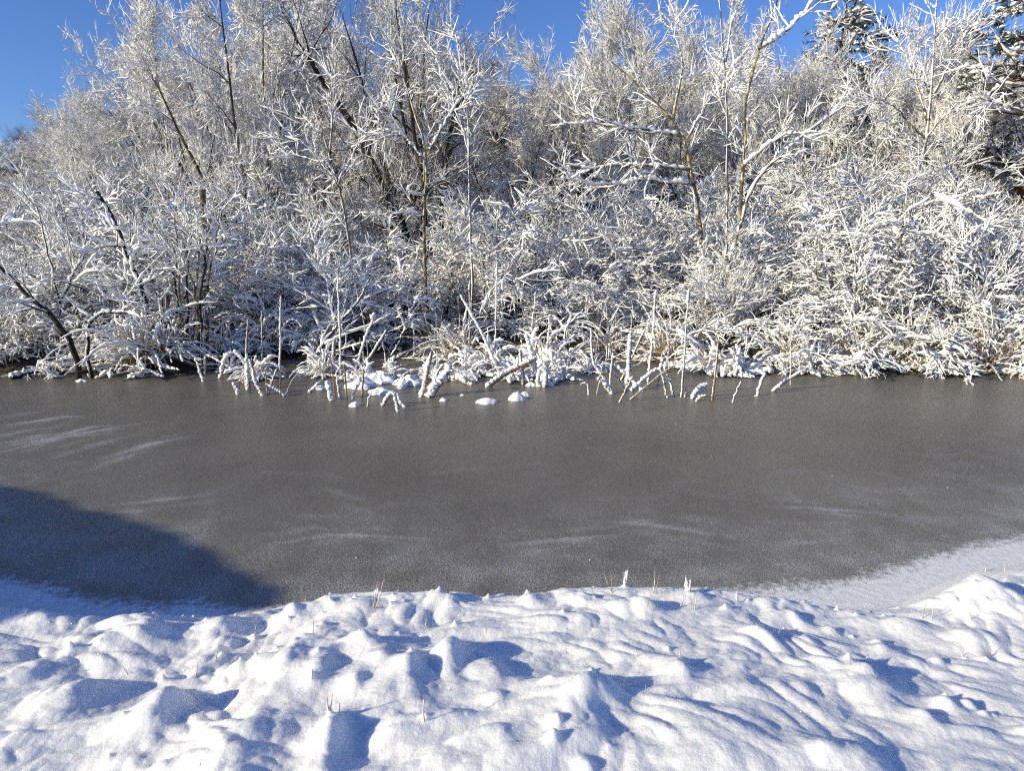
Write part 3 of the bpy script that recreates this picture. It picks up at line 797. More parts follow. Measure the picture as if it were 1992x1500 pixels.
# ------------------------------------------------------------------ single trees and trunks that stand out in the thicket
def hero(name, label, cat, Y, paths, bark, c1, c2, c3, th=.015, plaster=.55, keep=.95, tsnow=2.1):
    """paths: ([photo pixels], base radius, tip radius[, depth drift])"""
    th = th * .76
    b0 = on_y(*paths[0][0][0], Y)
    base = np.array([b0[0], Y, gz(b0[0], Y)])
    tr, br, sn = MB(), MB(), MB()
    for i, pth in enumerate(paths):
        pix, r0, r1 = pth[:3]; drift = pth[3] if len(pth) > 3 else 0.0
        W = [on_y(a, b, Y + drift * j / max(1, len(pix) - 1)) - base for j, (a, b) in enumerate(pix)]
        if i == 0:
            W = [np.array([W[0][0], 0, -.1])] + W if W[0][2] > .1 else W
        P = resample(W, 16, .012)[None]; w_ = np.linspace(0, 1, 16)
        R = (r0 * (1 - w_) + r1 * w_)[None]
        tr.tube(P, R, 8)
        snow(sn, P, R, th * tsnow, 1, 7, 4, plaster * .8, .06, .4)
        Ps, Rs = [], []
        if c1:
            P1, R1 = spawn(P, R, c1[0], c1[6] if len(c1) > 6 else .2, 1, c1[2], c1[3], c1[1], 9, c1[4], c1[5], .5, .005, .025, .45)
            P2, R2 = spawn(P1, R1, c2[0], .12, 1, c2[2], c2[3], c2[1], 6, c2[4], c2[5], .6, .003, .01, .4)
            P3, R3 = spawn(P2, R2, c3[0], .12, 1, c3[2], c3[3], c3[1], 4, c3[4], c3[5], .7, .0025, .005, .3)
            br.tube(P1, R1, 5); br.tube(P2, R2, 4); br.tube(P3, R3, 3)
            snow(sn, P1, R1, th * 1.1, keep, 5, 2, plaster)
            snow(sn, P2, R2, th, keep, 5, 2, plaster)
            snow(sn, P3, R3, th * .85, keep, 4, 1, plaster)
    return thing(name, label, cat, base, [('trunk', tr.mesh('trunk', bark)), ('crown', br.mesh('branches', M_TWIG)), ('snow_coat', sn.mesh('snow', M_SNOW))])
C1, C2, C3 = (9, 1.15, 46, 10, .04, .08), (5, .55, 42, 12, .03, .09), (1.7, .25, 42, 15, .03, .10)
hero('snowy_tree', 'lichen-yellow forked tree leaning towards the pine end', 'tree', 13.2,
     [([(1400, 600), (1425, 490), (1442, 420), (1468, 345), (1520, 300), (1590, 240), (1645, 205)], .05, .012),
      ([(1440, 430), (1444, 330), (1450, 200), (1476, 95), (1505, 20), (1540, -60)], .038, .012, .5),
      ([(1476, 95), (1520, 70), (1570, 20), (1600, -30)], .022, .010, .3), ([(1442, 330), (1470, 300), (1520, 262), (1600, 255)], .02, .006, -.4)],
     M_LICHEN, (6, .95, 46, 12, .04, .09), C2, C3, .017)
hero('snowy_tree', 'straight slender pole-like tree crossing the sky gap', 'tree', 13.6,
     [([(1412, 600), (1414, 450), (1413, 250), (1412, 120), (1400, 20), (1385, -90)], .028, .010), ([(1412, 120), (1425, 40), (1432, -80)], .016, .008)],
     M_TREETWIG, (8, .7, 35, 8, .06, .07, .4), (5, .32, 36, 10, .05, .09), C3, .012, .6)
hero('snowy_tree', 'white snow-caked tree throwing long level limbs over the thicket', 'tree', 14.2,
     [([(1372, 600), (1365, 470), (1352, 370), (1335, 270), (1300, 215), (1240, 165), (1190, 120)], .055, .014),
      ([(1345, 330), (1290, 325), (1210, 318), (1150, 330), (1100, 318)], .03, .008, -.8), ([(1330, 265), (1250, 250), (1170, 245), (1090, 200)], .028, .007, -.6),
      ([(1350, 360), (1260, 350), (1170, 362), (1090, 345)], .025, .007, -1.0), ([(1310, 230), (1330, 120), (1310, 60), (1290, 40)], .028, .008, .4),
      ([(1335, 270), (1390, 180), (1440, 130)], .024, .008, .4)],
     M_LICHEN, (8, 1.05, 46, 12, .05, .08, .15), C2, C3, .0185, .5)
hero('snowy_tree', 'yellow-stemmed young tree forking into two white leaders before the dark tree', 'tree', 13.0,
     [([(828, 600), (826, 470), (825, 380), (832, 300), (815, 235), (790, 170), (768, 110)], .042, .008), ([(832, 300), (862, 245), (885, 205), (930, 165)], .022, .006, .2),
      ([(826, 310), (785, 262), (735, 250)], .018, .006, -.3)],
     M_LICHEN, (9, .65, 46, 10, .03, .09, .4), C2, C3, .016)
hero('snowy_tree', 'thin white sapling with two spindly leaders beside the yellow-stemmed young tree', 'tree', 13.6,
     [([(918, 600), (916, 430), (912, 280), (900, 130), (886, 60)], .022, .006), ([(912, 300), (885, 200), (850, 115)], .014, .005, .2)],
     M_TREETWIG, (9, .6, 40, 10, .05, .08, .3), C2, C3, .0135, .6)
hero('snowy_tree', 'white sapling with long raking branches in front of the big many-stemmed tree', 'tree', 13.8,
     [([(690, 600), (676, 430), (655, 340), (620, 230), (585, 140)], .03, .007), ([(665, 370), (610, 290), (550, 262)], .02, .006, -.5), ([(660, 350), (700, 280), (730, 200)], .018, .006, .3),
      ([(640, 300), (650, 190), (640, 120)], .016, .006, .2)],
     M_TREETWIG, C1, C2, C3, .0155)
hero('snowy_tree', 'lichen-trunked bushy tree standing clear of the broad pine', 'tree', 17.5,
     [([(1785, 480), (1792, 330), (1806, 240), (1815, 150), (1816, 70), (1822, 0)], .075, .012), ([(1806, 240), (1780, 150), (1740, 70)], .035, .008, .4),
      ([(1812, 190), (1850, 120), (1880, 60)], .035, .008, .3), ([(1800, 270), (1740, 205), (1700, 190)], .03, .008, -.3)],
     M_LICHEN, (13, 1.2, 46, 10, .05, .09, .25), (6, .62, 42, 12, .04, .09), (2.2, .30, 42, 15, .03, .10), .0165)
hero('snowy_tree', 'white limb sweeping in under the broad pine from outside the picture', 'tree', 13.4,
     [([(2090, 520), (2070, 330), (2030, 230), (1985, 180), (1935, 150), (1885, 128)], .06, .010), ([(2030, 230), (1960, 205), (1900, 190)], .022, .006, -.3)],
     M_LICHEN, (8, .8, 50, 12, -.02, .10, .4), C2, C3, .017)
hero('snowy_tree', 'leaning white trunk with a broken snow-capped top above the bank', 'tree', 11.2,
     [([(292, 640), (288, 600), (272, 550), (246, 495), (226, 430), (188, 372)], .042, .026)], M_DARKBARK, (7, .8, 55, 12, -.02, .10, .3), C2, C3, .026, .75, .95, 1.9)
hero('snowy_tree', 'dark bare trunk leaning out over the ice, snow along its upper side', 'tree', 10.15,
     [([(152, 712), (140, 660), (125, 632), (92, 606), (60, 578), (38, 555), (8, 530), (-40, 470)], .05, .016)], M_DARKBARK, (7, .8, 50, 12, .0, .10, .45), C2, C3, .019, .45, .95, 1.6)
hero('snowy_tree', 'dark branch arched like a bow with snow lying along it', 'tree', 10.3,
     [([(172, 690), (170, 640), (178, 617), (200, 606), (232, 604), (258, 612)], .026, .016)], M_DARKBARK, (6, .4, 55, 12, -.08, .10, .5), C2, C3, .022, .45)
hero('snowy_tree', 'thin double-stemmed snowy tree behind the dark leaning trunk', 'tree', 11.6,
     [([(122, 690), (120, 600), (98, 520), (88, 450), (70, 400)], .024, .006), ([(115, 590), (150, 520), (190, 450)], .016, .005, .2)], M_DARKBARK, C1, C2, C3, .016)
hero('mossy_stump', 'mossy snag with a round snow cap poking above the shrubs', 'stump', 11.9,
     [([(399, 640), (398, 520), (396, 430), (394, 368)], .035, .055)], M_LICHEN, (6, .3, 60, 12, -.05, .10, .1), C2, C3, .03, .5, .9, 1.2)
for i, (a, b, c, d_, e, f) in enumerate([(352, 700, 350, 560, 340, 420), (366, 700, 362, 560, 372, 430), (378, 705, 380, 570, 392, 440), (390, 705, 392, 560, 410, 420), (404, 700, 404, 560, 432, 410),
                                         (360, 705, 352, 610, 322, 470), (386, 705, 386, 620, 360, 480)]):
    hero('snowy_tree', f'{ORD[i]} dark upright stem of the lichen-specked clump under the mossy snag', 'tree', 11.0 + .12 * (i % 3), [([(a, b), (c, d_), (e, f)], .028, .008)],
         M_DARKBARK if i % 2 else M_LICHEN, (5, .6, 44, 12, .0, .10, .5), C2, C3, .016, .35, .9, .8)['group'] = 'stems under the mossy snag'
hero('snowy_tree', 'snowy limb forking low over the dark gap beside the reed bed', 'tree', 11.6,
     [([(610, 700), (640, 650), (672, 612), (700, 590), (720, 540)], .035, .008), ([(655, 632), (640, 560), (625, 500)], .02, .006)], M_DARKBARK, C1, C2, C3, .02)
hero('snowy_tree', 'white-barked forked sapling over the fallen boughs', 'tree', 11.8,
     [([(1668, 640), (1668, 530), (1655, 470), (1640, 420), (1622, 380)], .024, .007), ([(1668, 530), (1678, 470), (1680, 400)], .016, .006, .2)], M_LICHEN, (8, .7, 52, 12, .0, .1, .3), C2, C3, .016)
hero('snowy_tree', 'yellow-mossed stem with snow lumps beside the forked sapling', 'tree', 12.0,
     [([(1742, 640), (1746, 540), (1750, 480), (1756, 430)], .03, .018)], M_LICHEN, (7, .8, 60, 12, .0, .1, .2), C2, C3, .019)
hero('snowy_tree', 'spreading pale shrub-tree fanning its branches near the dark water gap', 'tree', 11.7,
     [([(1900, 660), (1880, 600), (1850, 550), (1835, 500)], .026, .008), ([(1895, 640), (1920, 560), (1950, 490)], .02, .007, .2), ([(1898, 650), (1905, 560), (1890, 480)], .02, .007, -.2)],
     M_TWIG, C1, C2, C3, .016)

# ------------------------------------------------------------------ tussocks, fallen boughs, reeds, mounds along the far shore
def tussock_parts(n, L, fan, droop, th, bias=(0, 0)):
    bl, sn = MB(), MB()
    a = rng.uniform(0, 6.28, n); f = np.radians(np.abs(rng.normal(0, fan, n)))
    d = np.stack([np.sin(f) * np.cos(a) + bias[0], np.sin(f) * np.sin(a) + bias[1], np.cos(f)], 1)
    s0 = np.stack([rng.normal(0, .10, n), rng.normal(0, .10, n), np.full(n, -.03)], 1)
    P = grow(s0, unit(d), L * rng.uniform(.5, 1.25, n), 9, droop, .09)
    P[:, :, 2] = np.maximum(P[:, :, 2], .012 + .02 * rng.random((n, 1)))
    w_ = np.linspace(0, 1, 9)[None]; R = np.broadcast_to(.0055 * (1 - w_) + .0018, (n, 9))
    bl.tube(P, R, 3)
    snow(sn, P, R, th, .62, 5, 2, .35, .2, .35)
    return [('blades', bl.mesh('tussock_blades', M_GRASS)), ('snow_coat', sn.mesh('tussock_snow', M_SNOW))]
TUS = [tussock_parts(170, .85, 42, -.26, .017), tussock_parts(180, .72, 52, -.28, .020), tussock_parts(160, 1.0, 36, -.24, .016), tussock_parts(130, .6, 60, -.26, .029)]
TUSL = [(-60, 715, 0, 'straw-coloured grass tussock half out of the picture'), (20, 715, 2, 'straw tussock at the root of the dark leaning trunk'), (75, 712, 0, 'golden grass tussock with bare straw showing, left of the dark leaning trunk'),
        (215, 715, 1, 'snow-matted tussock under the bow-shaped branch'), (280, 722, 2, 'wide tussock with long white blades combed down to the ice'), (335, 718, 0, 'tussock below the lichen-specked stems'),
        (440, 702, 1, 'small tussock beside the brown reed bundle'), (520, 693, 0, 'tussock in blue shade behind the first tall reed'), (600, 690, 1, 'shaded tussock behind the hooded clump'),
        (850, 690, 2, 'shaggy grey-brown tussock with a snow crest behind the cattail'), (895, 700, 0, 'brown-fringed tussock at the cattail foot'), (960, 705, 3, 'heavily buried tussock behind the long fallen log'),
        (1060, 705, 3, 'tussock of thick white strands behind the log end'), (1100, 712, 1, 'tangle of white strands beside the leaning brown reed'), (1180, 690, 0, 'low tussock at the dark water gap'),
        (1300, 702, 2, 'combed tussock overhanging the dark gap'), (1375, 718, 1, 'rust-tinged tussock between the tall reeds'), (1430, 728, 3, 'knobbly snow-heavy tussock at the ice edge near the tilted stick'),
        (1530, 715, 0, 'blond tussock crowned with snow spikes'), (1580, 722, 1, 'tussock with hanging white tufts by the fallen bough'), (1660, 715, 0, 'tussock beneath the long fallen bough'),
        (1760, 715, 2, 'tussock with bare brown blades showing under the snow'), (1815, 722, 1, 'tussock fringe beside the dark opening'), (1920, 722, 2, 'brown-fringed tussock over the dark opening'), (705, 738, 3, 'snow-buried reed tangle around the tall thin reed'), (762, 735, 3, 'snow-buried reed tangle under the two domes'), (845, 735, 3, 'snow-buried reed tangle behind the fat snow post'),
        (915, 730, 3, 'matted reed tangle between the cattail and the log'), (945, 722, 1, 'broken leaf tangle at the long leaning reed foot'), (1000, 738, 3, 'snowy reed tangle under the middle of the log'), (1085, 735, 3, 'thick white reed tangle at the far end of the log'),
        (450, 722, 3, 'bent white reed tangle round the brown bundle'), (500, 735, 1, 'low broken reed tangle beside the brown bundle'), (1150, 722, 1, 'sparse white tangle behind the hooked reed'), (630, 728, 1, 'low white tangle at the blunt stub'),
        (1990, 722, 0, 'tussock cut by the picture edge beyond the dark opening')]
for px, py, v, lab in TUSL:
    g = on_z(px, py)
    thing('grass_tussock', lab, 'grass tussock', (g[0], g[1], max(0, gz(g[0], g[1])) + .0), TUS[v], px * .7, (.85 + .35 * rng.random()) * (.62 if 'tangle' in lab else 1), 'snow-laden grass tussocks along the far shore')

def bough(label, pix, r, Yoff=0.0, th=.026, n1=5):
    P = [on_z(*pix[0])]
    Y = P[0][1]
    W = np.array([on_y(a, b, Y + Yoff * i) for i, (a, b) in enumerate(pix)])
    base = np.array([W[0][0], W[0][1], 0.0]); W = W - base; W[:, 2] = np.maximum(W[:, 2], .01)
    br, sn = MB(), MB()
    P = resample(W, 14, .008)[None]; R = np.linspace(r, r * .5, 14)[None]
    br.tube(P, R, 7); snow(sn, P, R, th, 1, 7, 4, .5)
    P1, R1 = spawn(P, R, n1, .15, 1, 45, 14, .45, 7, -.05, .12, .6, .004, .02, .4, .5)
    P2, R2 = spawn(P1, R1, 4, .2, 1, 45, 14, .2, 4, -.05, .12, .6, .003, .01, .4, .5)
    for A, B in ((P1, R1), (P2, R2)):
        A[:, :, 2] = np.maximum(A[:, :, 2], .008)
    br.tube(P1, R1, 5); br.tube(P2, R2, 4); snow(sn, P1, R1, th * .75, 1, 6, 2, .5); snow(sn, P2, R2, th * .65, 1, 5, 2, .5)
    thing('fallen_bough', label, 'fallen branch', base, [('branch', br.mesh('bough', M_DARKBARK)), ('snow_coat', sn.mesh('bough_snow', M_SNOW))], 0, 1, 'fallen boughs on the shore')
bough('short snow-topped log lying on the ice beside the dark leaning trunk', [(22, 738), (45, 730), (68, 722), (100, 716)], .035, .08, .03, 3)
bough('forked branch curving up at the picture edge, resting on the ice', [(60, 722), (40, 705), (15, 690), (-10, 680)], .022, 0, .022)
bough('white branch splayed on the ice under the combed tussock', [(318, 738), (290, 724), (262, 716), (225, 712)], .025, .06, .03, 7)
bough('spread of snowy branches at the foot of the leaning trunk', [(190, 725), (170, 712), (140, 716), (110, 722)], .025, .1, .028, 8)
bough('long fallen bough reaching from the blond tussock to the ice', [(1762, 730), (1730, 718), (1690, 706), (1645, 697), (1590, 688)], .03, .06, .03, 7)
bough('bough drooping over the dark opening', [(1870, 724), (1850, 690), (1820, 655), (1790, 640)], .025, .1, .03, 9)
bough('upper bough loaded with snow above the dark opening', [(1930, 700), (1880, 650), (1830, 632), (1760, 612)], .025, .12, .032, 10)
bough('tangle of snowy branch ends by the knobbly tussock', [(1500, 728), (1460, 720), (1420, 712), (1390, 712)], .02, .05, .028, 10)
bough('snow-laden bough sagging in front of the dark water gap', [(760, 700), (790, 640), (800, 600), (820, 580)], .02, .08, .028, 9)
bough('hooked bough with a flat snow shelf near the log', [(1098, 700), (1100, 640), (1115, 622), (1140, 615)], .02, .05, .026, 6)

def reed(name, label, pix, r, th, head=False, cover=1.0, tip=.35, bare_foot=.0, cap=0.0, cat='reed'):
    b0 = on_z(*pix[0]); Y = b0[1]
    dr = rng.uniform(-.05, .05)
    W = np.array([on_y(a, b, Y + dr * i) for i, (a, b) in enumerate(pix)]) - b0
    W[0, 2] = -.03
    K = 14
    P = resample(W, K, .004)[None]; w_ = np.linspace(0, 1, K)
    R = (r * (1 - w_) + r * tip * w_)[None] * 1.15
    st, sn, hd = MB(), MB(), MB()
    st.tube(P, R, 6)
    if th:
        snow(sn, P, R, th * 1.30, 1, 7, 5, .75 if len(pix) == 2 else .65, bare_foot, .30, .25)
    parts = [('stalk', st.mesh('reed_stalk', M_REED))]
    if head:
        h = 11; Q = P[:, h:].copy(); q = resample(Q[0], 9)[None]
        hd.tube(q, (np.array([.003, .010, .013, .0135, .0135, .013, .011, .006, .002]))[None], 7)
        snow(sn, q[:, 2:8], np.full((1, 6), .010), .012, 1, 6, 2, .9)
        parts.append(('seed_head', hd.mesh('cattail_head', M_CATTAIL)))
    if cap:
        e = P[0, -1]; q = (e[None] + np.linspace(-1, 1, 7)[:, None] * np.array([[.25, 0, 1.0]]) * cap)[None]
        snow(sn, q, np.full((1, 7), .01), cap * .75, 1, 8, 2, .95)
    parts.append(('snow_coat', sn.mesh('reed_snow', M_SNOW)))
    thing(name, label, cat, b0, parts, 0, 1, 'reeds and cattails standing in the ice')
T_ = .0085
RD = [  # label, photo pixels, radius, snow, options
    ('tall thin reed in front of the snow-domed clump, brown foot, snow higher up', [(664, 735), (662, 640), (657, 533)], .009, .011, {}),
    ('hair-thin reed bending back beside the club-topped reed', [(718, 705), (708, 620), (687, 540)], .006, .009, {}),
    ('thick leaning reed with a snow club at its top', [(694, 716), (712, 655), (729, 615)], .014, .020, dict(cap=.05)),
    ('thick tapering reed leaning away from the club-topped reed', [(703, 716), (730, 680), (752, 643)], .014, .018, dict(tip=.5)),
    ('leaning reed with a snow knot halfway up', [(648, 700), (629, 650), (609, 603)], .009, .015, {}),
    ('short blunt snow-covered stub beside the tall thin reed', [(650, 716), (650, 690), (651, 664)], .018, .020, dict(tip=.9)),
    ('short prop-like reed leaning over to the blunt stub', [(611, 722), (628, 695), (645, 668)], .010, .017, {}),
    ('small forked white stub below the prop-like reed', [(633, 726), (634, 690), (640, 668)], .009, .014, {}),
    ('reed with a flopped snow-clotted top in the dark gap', [(806, 700), (806, 660), (806, 634)], .009, .012, dict(cap=.035)),
    ('thin pale reed leaning in the dark gap', [(753, 705), (746, 670), (738, 640)], .008, .010, {}),
    ('long thick reed leaning back over the cattail foot', [(978, 735), (940, 650), (897, 575)], .015, .023, dict(tip=.4)),
    ('pale reed behind the log, slightly leaning', [(1032, 690), (1037, 630), (1042, 568)], .010, .013, {}),
    ('fat snow post leaning between the dome clumps and the club', [(821, 772), (830, 735), (840, 688)], .022, .030, dict(tip=.6)),
    ('fat club-shaped snow-buried reed lying low', [(836, 772), (852, 752), (876, 722)], .030, .045, dict(tip=.6)),
    ('bent reed folded into a low peak beside the club', [(843, 745), (852, 724), (861, 707), (890, 722), (921, 743)], .012, .020, dict(tip=.8)),
    ('long fallen log-like reed bundle thick with snow', [(947, 752), (977, 732), (1007, 716), (1044, 698)], .024, .034, dict(tip=.8)),
    ('thick reed leaning across the log-like bundle', [(1043, 735), (1037, 690), (1026, 653)], .018, .028, dict(tip=.5)),
    ('thick white post standing on the log-like bundle', [(1018, 747), (1016, 715), (1013, 681)], .020, .030, dict(tip=.6)),
    ('white branch-like reed sprawled from the peak towards the log', [(918, 748), (890, 738), (870, 735), (850, 748)], .014, .026, dict(tip=.8)),
    ('knuckled white reed draped over the tangle beside the log', [(1062, 752), (1066, 725), (1050, 718), (1048, 748)], .016, .028, dict(tip=.8)),
    ('white spike leaning beside the log post', [(1080, 742), (1060, 712), (1045, 690)], .014, .022, dict(tip=.5)),
    ('bare brown stub with a ragged top before the tall thin reed', [(652, 768), (648, 730), (643, 698)], .009, 0, dict(tip=.8)),
    ('pair-like bare brown stub right of the tall thin reed', [(675, 776), (672, 740), (669, 708)], .010, .004, dict(tip=.9)),
    ('split pale brown stub before the snow dome', [(704, 773), (706, 745), (707, 718)], .012, .006, dict(tip=.9)),
    ('thin snow-streaked sprig at the dome edge', [(686, 775), (692, 760), (700, 748)], .006, .011, {}),
    ('small hooked white reed left of the brown stub', [(648, 778), (643, 760), (636, 748)], .008, .015, {}),
    ('bowed snowy reed arching over the brown stub', [(662, 772), (655, 730), (658, 715), (668, 722)], .008, .013, {}),
    ('yellow straw leaning from the ice', [(551, 771), (568, 742), (586, 716)], .006, .002, {}),
    ('low white reed scrap lying left of the dome clump', [(600, 762), (614, 754), (625, 742)], .010, .019, {}),
    ('thick snow-covered reed lying behind the dome clump', [(748, 715), (762, 702), (778, 694)], .016, .021, dict(tip=.9)),
    ('white tent of folded reed nearest the open ice', [(744, 788), (757, 770), (770, 765), (779, 782), (790, 797)], .012, .022, dict(tip=.9)),
    ('slim reed leg leaning on the white tent', [(777, 800), (773, 782), (768, 766)], .010, .016, dict(tip=.8)),
    ('pair of short white reed scraps beneath the dome', [(715, 790), (718, 775), (724, 762)], .006, .010, {}),
    ('slim snow-plastered reed tall beside the inverted V', [(1261, 744), (1270, 650), (1277, 565)], .009, .014, {}),
    ('brown reed bundle standing nearest the right tussocks', [(1386, 778), (1393, 715), (1399, 656)], .017, .007, dict(tip=.5)),
    ('fat white post ending in a whip-thin tip', [(1222, 745), (1226, 690), (1228, 650)], .022, .030, dict(tip=.5)),
    ('whip-thin snowy shoot above the fat white post', [(1226, 735), (1228, 640), (1231, 593)], .007, .010, {}),
    ('leaning half of the inverted V, thick with snow', [(1207, 740), (1232, 690), (1254, 643)], .015, .021, dict(tip=.6)),
    ('straighter half of the inverted V, brown and snowy', [(1272, 702), (1264, 670), (1255, 641)], .012, .014, dict(tip=.6)),
    ('topmost crossing stick, slanting down to the ice', [(1251, 760), (1224, 735), (1197, 711)], .014, .018, dict(tip=.8)),
    ('second crossing stick with a dark underside', [(1223, 760), (1208, 742), (1193, 723)], .013, .017, dict(tip=.8)),
    ('long crossing stick bent back upright at its top', [(1197, 764), (1175, 738), (1153, 706), (1150, 640)], .014, .021, dict(tip=.5)),
    ('short thick crossing stick lowest of the crossed ones', [(1192, 766), (1178, 752), (1163, 738)], .016, .022, dict(tip=.9)),
    ('long straight brown stick crossing the crossed pile', [(1222, 777), (1268, 742), (1321, 703)], .010, .009, {}),
    ('snowy rod lying behind the long brown stick', [(1226, 760), (1256, 735), (1290, 712)], .011, .018, dict(tip=.7)),
    ('white stick propped in front of the crossed pile', [(1205, 782), (1218, 757), (1231, 733)], .011, .018, dict(tip=.6)),
    ('white leaning stake right of the crossed pile', [(1299, 774), (1292, 745), (1284, 716)], .014, .021, dict(tip=.5)),
    ('shorter stake paired with the leaning stake', [(1312, 769), (1305, 748), (1297, 728)], .014, .018, dict(tip=.7)),
    ('slim snowy reed rising behind the stakes', [(1280, 742), (1288, 710), (1299, 676)], .011, .016, dict(tip=.6)),
    ('short white stub beside the tall cattail', [(1333, 772), (1334, 760), (1335, 751)], .010, .014, dict(tip=.9)),
    ('white reed arc lying right of the tall cattail', [(1346, 775), (1356, 758), (1376, 749)], .008, .017, {}),
    ('second lower reed arc on the ice', [(1349, 774), (1362, 764), (1375, 755)], .008, .014, {}),
    ('third small reed scrap flat on the ice', [(1352, 780), (1362, 773), (1373, 770)], .007, .013, {}),
    ('tilted stick with a snow knob at its foot', [(1424, 782), (1433, 762), (1442, 742)], .010, .013, dict(tip=.7)),
    ('leaning white stick with a clotted foot', [(1472, 770), (1480, 748), (1489, 726)], .014, .020, dict(tip=.8)),
    ('fat snow-capped stick slanting out over the ice', [(1502, 760), (1528, 742), (1556, 725)], .014, .022, dict(tip=1.0)),
    ('tall lone reed beside the fat slanting stick', [(1538, 748), (1538, 690), (1537, 618)], .009, .012, {}),
    ('long straight twig leaning behind the knobbly tussock', [(1440, 718), (1465, 655), (1493, 625)], .008, .012, {}),
    ('small hooked reed standing apart left of the crossed pile', [(1146, 767), (1144, 748), (1137, 745), (1130, 748)], .007, .013, {}),
    ('thin brown reed leaning behind the crossed pile', [(1156, 702), (1168, 630), (1183, 572)], .008, .006, {}),
    ('pale brown reed stub among the crossed sticks', [(1186, 759), (1189, 720), (1193, 686)], .010, .009, {}),
    ('short brown reed stub left among the crossed sticks', [(1179, 718), (1180, 695), (1181, 673)], .009, .005, {}),
    ('dark slim reed at the outer side of the crossed pile', [(1161, 767), (1167, 735), (1173, 703)], .008, .006, {}),
    ('slender grey reed standing before the lichen-specked stems', [(392, 720), (391, 680), (391, 636)], .008, .011, {}),
    ('short leaning white reed at the foot of the slender grey reed', [(397, 742), (389, 718), (381, 697)], .011, .019, dict(tip=.7)),
    ('tall thin reed standing alone left of the reed bed', [(545, 770), (546, 680), (547, 577)], .008, .009, dict(bare_foot=.3)),
    ('thin reed in blue shade behind the lone tall reed', [(511, 716), (510, 660), (509, 605)], .007, .010, {}),
    ('thick brown reed bundle tapering to a point', [(478, 753), (480, 690), (482, 622)], .022, .006, dict(tip=.2)),
    ('bent reed elbow left of the brown bundle', [(400, 727), (400, 689), (420, 700), (445, 715)], .009, .016, dict(tip=.9)),
    ('white reed bowed over the brown bundle', [(430, 735), (440, 690), (465, 685), (492, 735)], .011, .019, dict(tip=.9)),
    ('thick snowy reed slanting from the brown bundle to the ice', [(513, 769), (500, 748), (487, 700)], .014, .024, dict(tip=.7)),
    ('white reed leaning against the brown bundle', [(486, 758), (484, 725), (482, 690)], .013, .022, dict(tip=.6)),
    ('fat stub slanting out of the ice left of the brown bundle', [(467, 766), (461, 755), (455, 747)], .016, .020, dict(tip=1.0)),
    ('snowy rod slanting down beside the lone tall reed', [(559, 770), (540, 760), (520, 749)], .011, .017, dict(tip=.8)),
    ('pale reed stick leaning beside the slanting rod', [(522, 766), (530, 742), (539, 719)], .009, .010, dict(tip=.8)),
    ('short brown stub beside the leaning pale reed', [(520, 768), (518, 745), (516, 722)], .009, .005, dict(tip=.8)),
    ('low bowed reed in the shade right of the brown bundle', [(556, 728), (540, 712), (515, 702), (505, 715)], .009, .016, dict(tip=.9)),
]
for lab, pix, r, th, kw in RD:
    reed('reed', lab, pix, r, th, **kw)
reed('cattail', 'cattail with a snow-sleeved brown head standing over the tussock crest', [(913, 712), (913, 630), (914, 544)], .009, .012, True, cat='cattail')
reed('cattail', 'tallest cattail with a brown head above the log', [(963, 700), (965, 610), (968, 510)], .009, .010, True, cat='cattail')
reed('cattail', 'brown cattail stem with a thin snowy head beside the stakes', [(1325, 772), (1333, 670), (1341, 560)], .012, .011, True, cat='cattail')

def dome(rx, ry, h, lump):
    na, nr = 36, 12
    o = rng.uniform(0, 50)
    V = [(0, 0, h)]
    for i in range(1, nr + 1):
        q = i / nr
        for j in range(na):
            a = j / na * 2 * math.pi; ca, sa_ = math.cos(a), math.sin(a)
            A = lambda f, e: float(pnoise(np.array([ca * q * f + o + e]), np.array([sa_ * q * f + e]))[0])
            k = max(.45, 1 + lump * 2.1 * A(1.5, 0))
            z = h * max(0, 1 - q ** 1.9) ** .8 * (1 + lump * 1.1 * A(1.8, 7) + lump * .55 * A(4.5, 3)) - (.02 if i == nr else 0)
            V.append((rx * q * k * ca, ry * q * k * sa_, z))
    Fc = [(0, 1 + j, 1 + (j + 1) % na) for j in range(na)]
    for i in range(nr - 1):
        for j in range(na):
            a, b = 1 + i * na + j, 1 + i * na + (j + 1) % na
            Fc.append((a, a + na, b + na, b))
    me_ = bpy.data.meshes.new('mound')
    me_.from_pydata(V, [], Fc)
    me_.polygons.foreach_set('use_smooth', [True] * len(me_.polygons))
    me_.materials.append(M_SNOW)
    return me_
px_m = 9.0 / F
